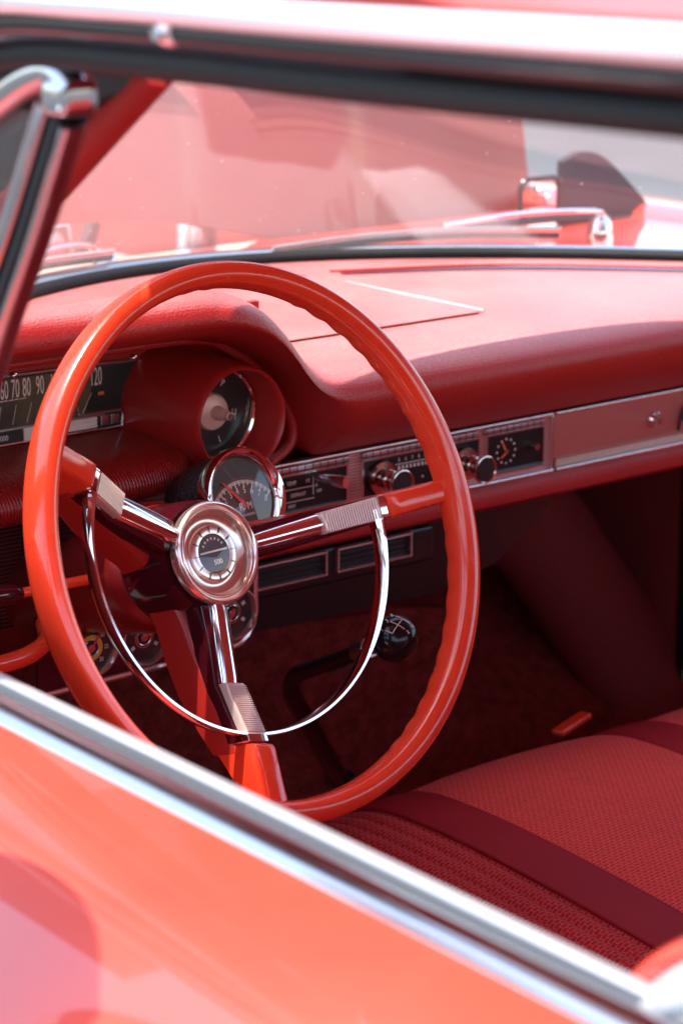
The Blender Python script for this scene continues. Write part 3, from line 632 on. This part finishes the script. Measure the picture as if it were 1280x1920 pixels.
# ------------------------------------------------------------------ air vent unit under the dash
vent = thing('air_vent_unit', 'black under-dash air vent box with two thin framed outlets', 'air vent', (.22, .3, .77))
mb = MB(); mb.box((.205, .345, .773), (.37, .17, .034), None, .004); mb.build('vent_box', 'black', vent)
for x0, x1 in ((.040, .2600), (.2735, .3590)):
    mb = MB(); bezel(mb, x0, .7665, x1, .7875, .0016, .2585, .006); vf = mb.build('vent_frame', 'pillar', vent)
    mb = MB()
    for k in range(3): mb.box(((x0+x1)/2, .2610, .7712+.0052*k), (x1-x0-.004, .008, .0008))
    mb.build('vent_slats', 'black', vf)
hb = MB(); hb.prism([(.06, .700), (.30, .692), (.46, .690), (.545, .705), (.60, .735), (.66, .792), (.06, .792)], 0, -.24, face_back(0, .345, 0)); tag(hb.build('heater_box', 'black', None), 'black heater box hanging under the passenger side of the dash', 'heater box')
bh = MB(); bh.tube(spl([(-.19, .19, .788), (-.14, .175, .786), (-.105, .172, .788), (-.082, .178, .794), (-.07, .20, .80)], 6), (.0075, .006), 12)
tag(bh.build('brake_release_handle', 'wheel', None), 'curved red brake release handle under the left end of the dash', 'brake handle')

# ------------------------------------------------------------------ gear lever
gl = thing('gear_lever', 'black bent floor shifter with a black ball knob marked with a white gate pattern', 'gear lever', (CX, .38, .5))
path = spl([(.392, .40, .495), (.378, .385, .505), (.330, .345, .553), (.262, .290, .622), (.222, .258, .662), (.208, .236, .688), (.202, .205, .704), (.190, .150, .730), (.180, .110, .750), (.166, .060, .775)], 6)
k = len(path)
mb = MB(); mb.tube(path, [(.0105-.0035*min(1, i/(k*.75)),)*2 for i in range(k)], 18); rod = mb.build('lever_rod', mat('black_chrome', (.22, .20, .20), .16, 1.), gl)
mb = MB(); mb.lathe([(.0, .012), (.014, .012), (.018, .006), (.030, .0), (.034, -.006), (.0, -.008)], 32, Matrix.Translation((.392, .40, .490))); mb.build('lever_base', 'rubber', gl)
KN = Vector((.1480, .030, .787)); kz = (Vector((-1.0271, -1.3541, 1.3768))-KN).normalized()*.45+Vector((-.05, -.25, .75)); kz.normalize(); kx = Vector((1, 0, 0)); kx = (kx-kz*kx.dot(kz)).normalized(); ky = kz.cross(kx); KM = frame(KN, kx, ky, kz)
mb = MB(); mb.lathe([(.0, .0182)] + [(.0192*math.sin(R(a)), .0182*math.cos(R(a))) for a in range(6, 175, 6)] + [(.0, -.0182)], 48, KM); kb = mb.build('knob', mat('knob_black', (.008, .008, .008), .16, spec=.4), gl, 80)
def onball(x, y): return KM @ Vector((x, y, math.sqrt(max(0, .0195**2-x*x-y*y))*.953+.0002))
mb = MB(); RK = Matrix.Rotation(R(28), 3, 'Z')
def seg(a, b):
    mb.tube([onball(*(RK @ Vector((a[0]+(b[0]-a[0])*i/6, a[1]+(b[1]-a[1])*i/6, 0)))[:2]) for i in range(7)], .00035, 6)
seg((-.0085, 0), (.0085, 0))
for x in (-.0085, 0, .0085): seg((x, 0), (x, .0062)) if x != 99 else None
for x in (0, .0085): seg((x, 0), (x, -.0062))
for s_, x, y in (('1', -.0085, .0092), ('3', 0, .0095), ('R', .0085, .0092), ('2', 0, -.0095), ('4', .0085, -.0092)):
    p = RK @ Vector((x, y, 0)); q = onball(p.x, p.y); text_mesh(mb, s_, frame(q, kx, ky, kz), .0045, .9)
mb.build('gate_pattern', 'print', kb)
mb = MB(); i0 = int(k*.86); mb.tube(path[i0:i0+4], .0085, 16); mb.tube([path[int(k*.74)]+Vector((-.004, -.004, -.008)), path[int(k*.80)]+Vector((-.004, -.004, -.008)), path[int(k*.86)]+Vector((-.003, -.004, -.006))], [.0035, .0042, .0015], 12); mb.build('lever_collar', 'satin', gl)

# ------------------------------------------------------------------ bench seat
seat = thing('bench_seat', 'red bench seat in woven cloth with burgundy vinyl bands', 'bench seat', (CX, -.2, .32))
SPROF = [(.150, .40), (.176, .46), (.186, .520), (.180, .558), (.160, .584), (.125, .598), (.08, .603), (.0, .603), (-.12, .596), (-.28, .582), (-.44, .57), (-.66, .556)]
def seat_z(x, y_i): return 0
def seat_band(x0, x1, lift, bulge, nm, mt, step=.006, pleat=0., parent=seat):
    mb = MB(); rings = []; n = max(2, int(round((x1-x0)/step)))
    pr = spl([(0, a, b) for a, b in SPROF], 5)
    for i in range(n+1):
        x = x0+(x1-x0)*i/n; u = i/n
        h = lift+bulge*math.sin(PI*u)**.6 if 0 < u < 1 else lift
        if pleat: h += pleat*(abs(math.sin((x-x0)/.0185*PI))**.7-1)
        side = -.010*((x-CX)/.7)**2
        ring = []
        for j, p in enumerate(pr):
            a = pr[max(0, j-1)]; b = pr[min(len(pr)-1, j+1)]; tn = (b-a).normalized(); nn = Vector((0, -tn.z, tn.y)) * -1
            nn = Vector((0, tn.z, -tn.y)); q = p+nn*h; ring.append(Vector((x, q.y, q.z+side)))
        ring += [Vector((x, -.66, .42)), Vector((x, .12, .38))]
        rings.append(ring)
    mb.loft(rings, True, True); return mb.build(nm, mt, parent, 50)
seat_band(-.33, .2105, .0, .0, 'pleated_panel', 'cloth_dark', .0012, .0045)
seat_band(.2110, .2640, .0015, .0018, 'vinyl_band', 'burgundy')
seat_band(.2645, .4975, .0, .006, 'centre_panel', 'cloth')
seat_band(.4980, .5510, .0015, .0018, 'vinyl_band', 'burgundy')
for x in (.2107, .2643, .4977, .5513):
    pr = spl([(x, a, b-.010*((x-CX)/.7)**2) for a, b in SPROF], 5)
    mb = MB(); mb.tube(pr, .0021, 8); mb.build('piping', 'burgundy', seat, 80)
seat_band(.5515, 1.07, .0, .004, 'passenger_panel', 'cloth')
mb = MB(); rings = []
for i in range(29):
    x = -.33+1.40*i/28; e = .02*max(0, 1-min(i, 28-i)/2)
    pr = [(-.655, .52), (-.645, .60), (-.665, .72), (-.70, .86-e), (-.735, .93-e), (-.765, .95-e), (-.805, .945-e), (-.83, .92-e), (-.825, .70), (-.82, .45)]
    rings.append(spl([(x, a, b) for a, b in pr], 4))
mb.loft(rings, True, True); mb.build('backrest', M['cloth'], seat, 50)
sb = MB(); sb.box((0, 0, 0), (.050, .014, .006), Matrix.Translation((.520, .206, .581)) @ Matrix.Rotation(R(-6), 4, 'Y') @ Matrix.Rotation(R(12), 4, 'Z'), .002)
tag(sb.build('belt_tongue', 'wheel', None), 'small bright red tab lying just beyond the front edge of the seat', 'belt tongue')

# ------------------------------------------------------------------ driver's door with vent window
car = thing('vintage_car', 'red vintage hardtop car whose open window, door, roof rail and raised hood surround the interior', 'car', (CX, 0, 0))
def link(o, p): o.parent = p; o.matrix_parent_inverse = p.matrix_basis.inverted(); return o
def door_sec(y):
    return [(-.4265, y, .9500), (-.434, y, .9490), (-.455, y, .9455), (-.485, y, .9390), (-.515, y, .9290), (-.545, y, .9150), (-.575, y, .8950), (-.600, y, .8680), (-.618, y, .835), (-.628, y, .79), (-.630, y, .74), (-.622, y, .66), (-.615, y, .50), (-.60, y, .32), (-.45, y, .32), (-.4265, y, .70)]
mb = MB(); mb.loft([door_sec(y) for y in [.42-.08*i for i in range(19)]], True, True); door = mb.build('door', 'paint', car, 60)
mb = MB()
def bar(mb, sec, y0=.40, y1=-1.02, n=20): mb.loft([[(x, y0+(y1-y0)*i/n, z) for x, z in sec] for i in range(n+1)], True, True)
bar(mb, [(-.4262, .944), (-.4262, .9505), (-.4235, .9530), (-.4185, .9555), (-.4120, .9560), (-.4075, .9545), (-.4060, .9515), (-.4060, .944)]); mb.build('outer_sill_trim', 'sill', door, 50)
mb = MB(); bar(mb, [(-.4055, .938), (-.4055, .9450), (-.3975, .9450), (-.3975, .938)]); mb.build('window_slot_seal', 'black', door)
mb = MB(); bar(mb, [(-.3970, .938), (-.3970, .9535), (-.3945, .9555), (-.3905, .9550), (-.3885, .9515), (-.3885, .938)]); mb.build('inner_sill_trim', mat('sill_inner_metal', (.52, .54, .56), .3, .55), door, 50)
mb = MB(); bar(mb, [(-.3880, .9480), (-.380, .9465), (-.372, .942), (-.366, .932), (-.363, .90), (-.362, .78), (-.366, .55), (-.366, .34), (-.386, .34)]); mb.build('door_trim_panel', 'kick', door, 50)
VX = -.402
vb = [(-.205, .958), (-.250, 1.045), (-.303, 1.140), (-.345, 1.205), (-.379, 1.262)]
mb = MB(); mb.tube([(VX, a, b) for a, b in spl([(0, *p) for p in vb], 4) and [(q.y, q.z) for q in spl([(0, *p) for p in vb], 4)]], (.0075, .0095), 10, up=(0, 1, .4)); mb.build('division_bar', 'rubber', door)
for off, w_ in ((.0115, .0058), (-.0085, .0030)):
    mb = MB(); mb.tube([(VX-.004, q.y+off, q.z+off*.5) for q in spl([(0, *p) for p in vb], 4)], (w_, .0075), 12, up=(0, 1, .4)); mb.build('bar_trim', 'sill', door)
vf = [(.150, .960), (.055, 1.030), (-.06, 1.115), (-.17, 1.190), (-.255, 1.236), (-.315, 1.262), (-.352, 1.278), (-.378, 1.283), (-.392, 1.274)]
mb = MB(); mb.tube([(VX-.004, q.y, q.z) for q in spl([(0, *p) for p in vf], 5)], (.0085, .0100), 14, up=(0, .5, 1)); mb.build('vent_frame', 'sill', door)
mb = MB(); mb.box((VX-.003, -.3830, 1.272), (.024, .020, .020), None, .007); mb.build('frame_corner', 'sill', door)
mb = MB(); mb.loft([[(VX+.002, a, b) for a, b in ((-.19, .965), (-.24, 1.05), (-.293, 1.145), (-.360, 1.262), (-.33, 1.262), (-.255, 1.228), (-.06, 1.105), (.13, .967))], [(VX-.002, a, b) for a, b in ((-.19, .965), (-.24, 1.05), (-.293, 1.145), (-.360, 1.262), (-.33, 1.262), (-.255, 1.228), (-.06, 1.105), (.13, .967))]]); mb.build('vent_glass', 'lens', door)
# unseen mirror-like blocker on a stalk, added to cast a shadow on the door
CASTER = frame((-.652, -.452, 1.115), (1.4, 0, 0), (0, 0, .75), (0, -1, 0))
mb = MB(); mb.lathe([(.0, .098), (.056, .098), (.058, .102), (.061, .102), (.0645, .094)] + [(.0925*math.cos(R(a)), .130*math.sin(R(a))) for a in range(42, -90, -6)] + [(.0, -.130)], 48, CASTER); mb.build('shadow_caster', 'chrome', door)
mb = MB(); mb.tube(spl([(-.606, -.36, .858), (-.63, -.40, .93), (-.65, -.44, 1.03)], 5), [(.016,)*2, (.012,)*2] + [(.010,)*2]*9, 14); mb.build('shadow_caster_stalk', 'chrome', door)

# ------------------------------------------------------------------ car body: roof, rail, pillars, windshield, cowl, footwell
body = car
def roof_z(x, y):
    u = (x-CX)/.80
    v_ = max(0, (y+.75))/1.0
    return 1.405-.058*u*u-.018*u**4-.03*v_*v_
mb = MB(); top = []; XS = [-.43+1.612*i/40 for i in range(41)]
rings = []
for k in range(31):
    tt = k/30; row = []
    for x in XS:
        y1 = head_y(x)+.01; y = y1+(-1.30-y1)*tt; row.append(Vector((x, y, roof_z(x, y))))
    low = [p+Vector((0, 0, -.022)) for p in reversed(row)]
    rings.append(row+low)
mb.loft(rings, True, True); roof = mb.build('roof', mat('roof_paint', (.60, .05, .03), .5, coat=.25, coat_rough=.25), body, 50)
mb = MB(); rings = []
for k in range(13):
    tt = k/12; row = []
    for x in XS[1:-1]:
        y1 = head_y(x)-.01; y = y1+(-1.30-y1)*tt; row.append(Vector((x, y, roof_z(x, y)-.026)))
    low = [p+Vector((0, 0, -.01)) for p in reversed(row)]; rings.append(row+low)
mb.loft(rings, True, True); mb.build('headliner', 'headliner', roof, 50)
def railpath(x, z, y_start=-.345, y_end=-1.5, drop=None):
    pts = [(x, y_end, z), (x, -1.2, z+.002), (x, -.80, z+.001), (x, -.60, z), (x, -.46, z), (x, y_start, z-.004)]
    return pts
def front(pts, x, z, ext): return spl(pts+[(x+a, b, z+c) for a, b, c in ext], 6)
EXT = [(.004, -.25, -.030), (.020, -.12, -.098), (.04, .03, -.195), (.06, .17, -.315)]
mb = MB(); mb.tube(front(railpath(-.408, 1.2935), -.408, 1.2935, EXT), (.0090, .0110), 14, up=(-.3, 0, 1)); mb.build('window_seal', 'rubber', roof, 60)
mb = MB(); mb.tube(front(railpath(-.424, 1.3085), -.424, 1.3085, EXT), (.0070, .0080), 14, up=(-.5, 0, 1)); mb.build('roof_rail', mat('rail_gloss', (.02, .021, .024), .16, .4), roof, 60)
mb = MB(); mb.tube(front(railpath(-.440, 1.3185), -.440, 1.3185, EXT), (.0068, .0060), 14, up=(-.6, 0, 1)); mb.build('drip_moulding', 'drip', roof, 60)
mb = MB(); mb.tube([(-.424, -.505, 1.309), (-.424, -.495, 1.309)], .0085, 14); mb.tube([(-.432, -.4995, 1.308), (-.436, -.4995, 1.3075)], .0030, 12); mb.build('rail_clip', 'satin', roof)
# A-pillars (inner trim red) and header
for sx in (1, -1):
    def mx(x): return x if sx == 1 else 2*CX-x
    mb = MB(); pts = spl([(mx(-.362), -.335, 1.285), (mx(-.358), -.20, 1.215), (mx(-.352), -.03, 1.10), (mx(-.345), .14, .965)], 5)
    mb.tube(pts, (.022, .026), 14, up=(0, .6, .8)); pil = mb.build('pillar', 'rubber', body, 60)
    mb = MB(); pts = spl([(mx(-.318), -.325, 1.285), (mx(-.312), -.21, 1.212), (mx(-.308), -.05, 1.105), (mx(-.306), .11, .985)], 5)
    mb.tube(pts, (.020, .016), 14, up=(0, .6, .8)); mb.build('pillar_trim', 'vinyl', pil, 60)
mb = MB(); pts = [(x, head_y(x)-.012, 1.292+.055*(1-((x-CX)/.68)**2)) for x in [-.30+1.352*i/30 for i in range(31)]]
mb.tube([Vector(p)+Vector((0, -.014, 0)) for p in pts], (.018, .020), 14, up=(0, 0, 1)); mb.build('windshield_header', 'vinyl', roof, 60)
# windshield glass, a bowed pane 4 mm thick
mb = MB(); rings = []; N = 60
for i in range(N+1):
    x = -.315+1.382*i/N
    a = Vector((x, base_y(x)+.012, .968)); xt = CX+(x-CX)*.985; b = Vector((xt, head_y(xt)+.015, 1.305+.045*(1-((x-CX)/.69)**2)))
    row = []
    for k in range(13):
        q = a.lerp(b, k/12); q.z += 0; q.y += .018*math.sin(PI*k/12); row.append(q)
    nrm = Vector((0, .55, .75)).normalized()*.004
    rings.append(row+[p+nrm for p in reversed(row)])
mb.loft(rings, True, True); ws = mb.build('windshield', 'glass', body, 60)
def basepath(dy, z, x0=-.30, x1=1.05, n=44): return [(x0+(x1-x0)*i/n, base_y(x0+(x1-x0)*i/n)+dy, z) for i in range(n+1)]
mb = MB(); mb.tube(basepath(-.004, .9775), (.0075, .010), 12, up=(0, 0, 1)); mb.build('windshield_gasket', 'rubber', ws, 60)
mb = MB(); mb.tube(basepath(.034, .9775), (.0062, .011), 12, up=(0, 0, 1)); mb.build('windshield_moulding', 'sill', ws, 60)
# cowl
mb = MB(); rings = []
for i in range(41):
    x = -.42+1.592*i/40; yb = base_y(max(-.30, min(1.05, x)))+.03
    rings.append([Vector((x, yb-.027, .9655)), Vector((x, yb+.08, .962)), Vector((x, max(yb+.20, .885), .953)), Vector((x, max(yb+.21, .89), .925)), Vector((x, yb-.027, .950))])
mb.loft(rings, True, True); mb.build('cowl', 'paint', body, 50)
# footwell: floor, tunnel, firewall, kick panel, far door
mb = MB(); rings = []
for y in [.92-.10*i for i in range(20)]:
    th = .17*max(0, min(1, (y+.5)/.7)) if y < .3 else .17+.10*(y-.3)
    fl = .32 + max(0, y-.55)*.75
    row = []
    for i in range(41):
        x = -.36+1.47*i/40; d_ = (x-CX)/.13
        row.append(Vector((x, y, fl+th*math.exp(-d_*d_*.9))))
    rings.append(row+[Vector((1.11, y, .28)), Vector((-.36, y, .28))])
mb.loft(rings, True, True); mb.build('carpet', 'carpet', body, 60)
mb = MB(); mb.box((CX, .86, .61), (1.48, .03, .62)); mb.build('firewall', 'carpet', body)
mb = MB(); mb.tube(spl([(.372, .60, .50), (.352, .60, .54), (.341, .60, .575), (.346, .60, .596), (.372, .60, .603), (.44, .60, .600), (.52, .60, .594), (.60, .60, .586)], 6), .0055, 10)
mb.build('carpet_piping', 'column', body)
mb = MB(); mb.prism(spl([(.345, .30, 0), (.345, .56, 0), (.352, .594, 0), (.38, .600, 0), (.60, .586, 0), (.70, .57, 0), (.75, .30, 0)], 4) and [(.345, .30), (.343, .56), (.350, .592), (.375, .600), (.60, .584), (.72, .560), (.80, .30)], 0, -.10, face_back(0, .61, 0)); mb.build('toe_board', 'carpet', body)
mb = MB(); mb.loft([[(1.085+dx, y, z) for y, z in ((.84, .30), (.84, .95), (.60, .95), (.60, .30))] for dx in (0, .03)]); mb.build('kick_panel', 'kick', body)
mb = MB(); mb.tube(spl([(.86, .70, .66), (.93, .69, .60), (1.0, .67, .50), (1.06, .64, .40), (1.10, .60, .31)], 6), (.07, .05), 20, up=(1, 0, .3)); mb.build('wheel_arch_fold', 'kick', body)
mb = MB(); mb.box((1.115, -.25, .63), (.03, 1.66, .64)); mb.box((1.094, .22, .66), (.012, .55, .40), None, .005); mb.build('far_door_panel', 'kick', body)
mb = MB(); mb.tube([(1.088, .592, .30), (1.088, .592, .93)], .006, 8); mb.build('door_seal', 'black', body)
mb = MB(); mb.box((CX, -1.62, .66), (1.48, .10, .72)); mb.box((CX, -1.30, .52), (1.48, .60, .20)); mb.build('rear_bulkhead', 'cloth', body)

qp = [(-.386, -.742, .925), (-.386, -.752, .945), (-.386, -.775, .967), (-.386, -.82, .995), (-.386, -.92, 1.04)]
mb = MB(); mb.tube([Vector(p)+Vector((0, -.012, -.004)) for p in spl(qp, 5)], (.013, .014), 14, up=(0, .5, 1)); qf = mb.build('quarter_window_frame', 'drip', body, 60)
mb = MB(); mb.tube([Vector(p)+Vector((.006, .004, .004)) for p in spl(qp, 5)], (.006, .010), 12, up=(0, .5, 1)); mb.build('frame_seal', 'paint', qf, 60)

# ------------------------------------------------------------------ raised hood beyond the windshield
HO = Vector((CX, .95, .985)); ang = R(80)
HM = frame(HO, (1, 0, 0), (0, math.cos(ang), math.sin(ang)), (0, -math.sin(ang), math.cos(ang)))   # local y up the hood, z outwards (top side)
mb = MB(); rings = []
for i in range(157):
    x = -.78+1.56*i/156; y0 = -.16*(x/.78)**2*1.6
    ax_ = abs(x); st_ = .010*(1/(1+math.exp(-(.20-ax_)/.006))) + .012*(1/(1+math.exp(-(.47-ax_)/.008)))
    row = [Vector((x, y0+(1.55-y0)*k/16, .035-.05*(x/.78)**2+st_)) for k in range(17)]
    rings.append(row+[p+Vector((0, 0, .010)) for p in reversed(row)])
mb.loft(rings, True, True, False, HM); hood = mb.build('hood', 'hoodpaint', car, 50); hood['label'] = 'raised red hood filling the view through the windshield'
PLT = frame((0, .76, 0), (1, 0, 0), (0, 0, 1), (0, -1, 0))
mb = MB(); mb.prism([(q.x, q.y) for q in spl([(a, b, 0) for a, b in [(1.020, 1.030), (1.047, 1.040), (1.080, 1.036), (1.110, 1.018), (1.150, .985), (1.180, .955), (1.195, .925), (1.020, .925)]], 4)], .0, .010, PLT, .003); mb.build('hinge_bracket', mat('hinge_grey', (.075, .07, .075), .9, spec=.05), hood)
mb = MB(); mb.tube([PLT @ Vector((a, b, .016)) for a, b in rrect(.945, .968, 1.008, 1.014, .012)], .0035, 8, loop=True); mb.tube([PLT @ Vector(p) for p in ((.84, .967, .014), (1.0, .964, .014), (1.20, .951, .014))], (.005, .008), 8, up=(0, 0, 1)); mb.build('hinge_frame', 'black', hood)
for q in ((.985, .990), (.972, 1.000)):
    mb = MB(); mb.lathe([(.0, .024), (.005, .023), (.007, .018), (.007, .0)], 14, PLT @ Matrix.Translation((q[0], q[1], 0))); mb.build('hinge_bolt', 'satin', hood)
# engine bay
eng = thing('engine', 'engine with a chrome air cleaner glimpsed below the raised hood', 'engine', (.40, 1.3, .5))
mb = MB(); mb.lathe([(.0, .05), (.02, .05), (.03, .035), (.16, .028), (.178, .015), (.178, -.03), (.0, -.03)], 48, Matrix.Translation((.40, 1.38, .90))); mb.build('air_cleaner', 'chrome', eng)
for x in (.20, .62):
    mb = MB(); mb.box((x, 1.35, .86), (.13, .55, .08), None, .02); mb.build('valve_cover', 'grey', eng)
    for k in range(4):
        mb = MB(); mb.tube([(x+(.03 if x < .4 else -.03), 1.18+.11*k, .895), (x, 1.18+.11*k, .925), (x+.02, 1.2+.11*k, .945)], .010, 8); mb.build('hose', 'rubber', eng)
mb = MB(); mb.box((.40, 1.35, .72), (.5, .7, .22), None, .03); mb.build('engine_block', 'grey', eng)
mb = MB(); mb.lathe([(.0, .03), (.022, .03), (.026, .02), (.026, -.06)], 24, Matrix.Translation((.70, 1.06, .955))); mb.build('filler_cap', 'satin', eng); mb = MB(); mb.lathe([(.0, .02), (.03, .02), (.034, 0), (.034, -.06)], 24, Matrix.Translation((.50, 1.09, .945))); mb.build('filler_cap', 'satin', eng)
for sx in (1, -1):
    x = CX+sx*.80
    f_ = MB(); rings = []
    for y in [.55+.12*i for i in range(14)]:
        rings.append([(x-sx*.05, y, .92), (x-sx*.05, y, .955), (x-sx*.02, y, .968), (x+sx*.06, y, .965), (x+sx*.14, y, .93), (x+sx*.18, y, .85), (x+sx*.18, y, .40), (x-sx*.05, y, .40)])
    f_.loft(rings, True, True)
    f_.build('fender', 'paint', car, 50)

# ------------------------------------------------------------------ wipers
def wiper(pts_blade, pts_arm, piv):
    mb = MB(); mb.tube(spl(pts_arm, 5), (.0032, .0050), 10, up=(0, 0, 1)); w_ = mb.build('wiper', 'chrome', car)
    mb = MB(); mb.tube(spl(pts_blade, 5), (.0045, .0022), 8, up=(0, -.5, .8)); mb.build('blade', 'satin', w_)
    mb = MB(); mb.tube([Vector(p)+Vector((0, .003, -.006)) for p in spl(pts_blade, 5)], (.004, .0018), 8, up=(0, -.5, .8)); mb.build('blade_rubber', 'rubber', w_)
    mb = MB(); mb.lathe([(.0, .020), (.008, .019), (.013, .012), (.015, .0), (.015, -.02)], 24, Matrix.Translation(piv)); mb.build('pivot_cap', 'chrome', w_)
wiper([(.505, .652, .987), (.60, .632, .992), (.70, .585, .996), (.80, .525, .994)], [(.70, .600, 1.000), (.80, .590, 1.004), (.90, .575, 1.000), (.935, .60, .985)], (.935, .600, .970))
wiper([(.06, .600, .988), (.16, .655, .993), (.24, .678, .997), (.33, .690, .996)], [(.20, .680, 1.000), (.27, .70, 1.006), (.315, .715, 1.002), (.34, .725, .985)], (.345, .728, .968))

# ------------------------------------------------------------------ ground, sky, sun, camera
m = mat('worn_asphalt', (.07, .07, .07), .85); t = NT(m); v = t.coord(); f = t.noise(v, 1.3, 8, .6); t.base(t.ramp(f, [(.3, (.060, .058, .058)), (.7, (.085, .083, .081))])); t.bump(t.noise(v, 60, 5), .004, .5); M['ground'] = m
mb = MB(); mb.add([(-400, -400, 0), (400, -400, 0), (400, 400, 0), (-400, 400, 0)], [(0, 1, 2, 3)]); g = mb.build('ground', 'ground'); g['kind'] = 'structure'

SUN = Vector((-.17, .155, .973)).normalized()
w = bpy.data.worlds.new('World'); S.world = w; w.use_nodes = True; nt = w.node_tree
sky = nt.nodes.new('ShaderNodeTexSky'); sky.sky_type = 'NISHITA'; sky.sun_disc = False
sky.sun_elevation = math.asin(SUN.z); sky.sun_rotation = math.atan2(SUN.x, SUN.y)
sky.air_density = 1.2; sky.dust_density = 2.0
nt.links.new(sky.outputs[0], nt.nodes['Background'].inputs[0]); nt.nodes['Background'].inputs[1].default_value = .15
ld = bpy.data.lights.new('sun', 'SUN'); ld.energy = 2.2; ld.angle = R(.53); ld.color = (1., .95, .88)
lo = bpy.data.objects.new('sun', ld); COL.objects.link(lo); lo.rotation_euler = SUN.to_track_quat('Z', 'Y').to_euler(); lo.location = (0, 0, 6)

cam = bpy.data.cameras.new('camera'); co = bpy.data.objects.new('camera', cam); COL.objects.link(co); S.camera = co
co.location = (-1.0271, -1.3541, 1.3768)
yaw, pit = R(39), R(15)
d = Vector((math.sin(yaw)*math.cos(pit), math.cos(yaw)*math.cos(pit), -math.sin(pit)))
co.rotation_euler = d.to_track_quat('-Z', 'Y').to_euler()
cam.sensor_fit = 'VERTICAL'; cam.sensor_height = 36.; cam.lens = 4533/1920*36
cam.clip_start = .05; cam.clip_end = 2000
cam.dof.use_dof = True; cam.dof.focus_distance = 1.80; cam.dof.aperture_fstop = 8.0; cam.dof.aperture_blades = 9
S.render.engine = 'CYCLES'
S.view_settings.view_transform = 'Standard'; S.view_settings.look = 'None'; S.view_settings.gamma = 1; S.view_settings.use_curve_mapping = False
S.view_settings.exposure = 2.0
S.cycles.use_denoising = True
S.cycles.max_bounces = 14; S.cycles.diffuse_bounces = 6; S.cycles.glossy_bounces = 6; S.cycles.transparent_max_bounces = 16; S.cycles.transmission_bounces = 8
S.cycles.sample_clamp_indirect = 8; S.cycles.caustics_reflective = True
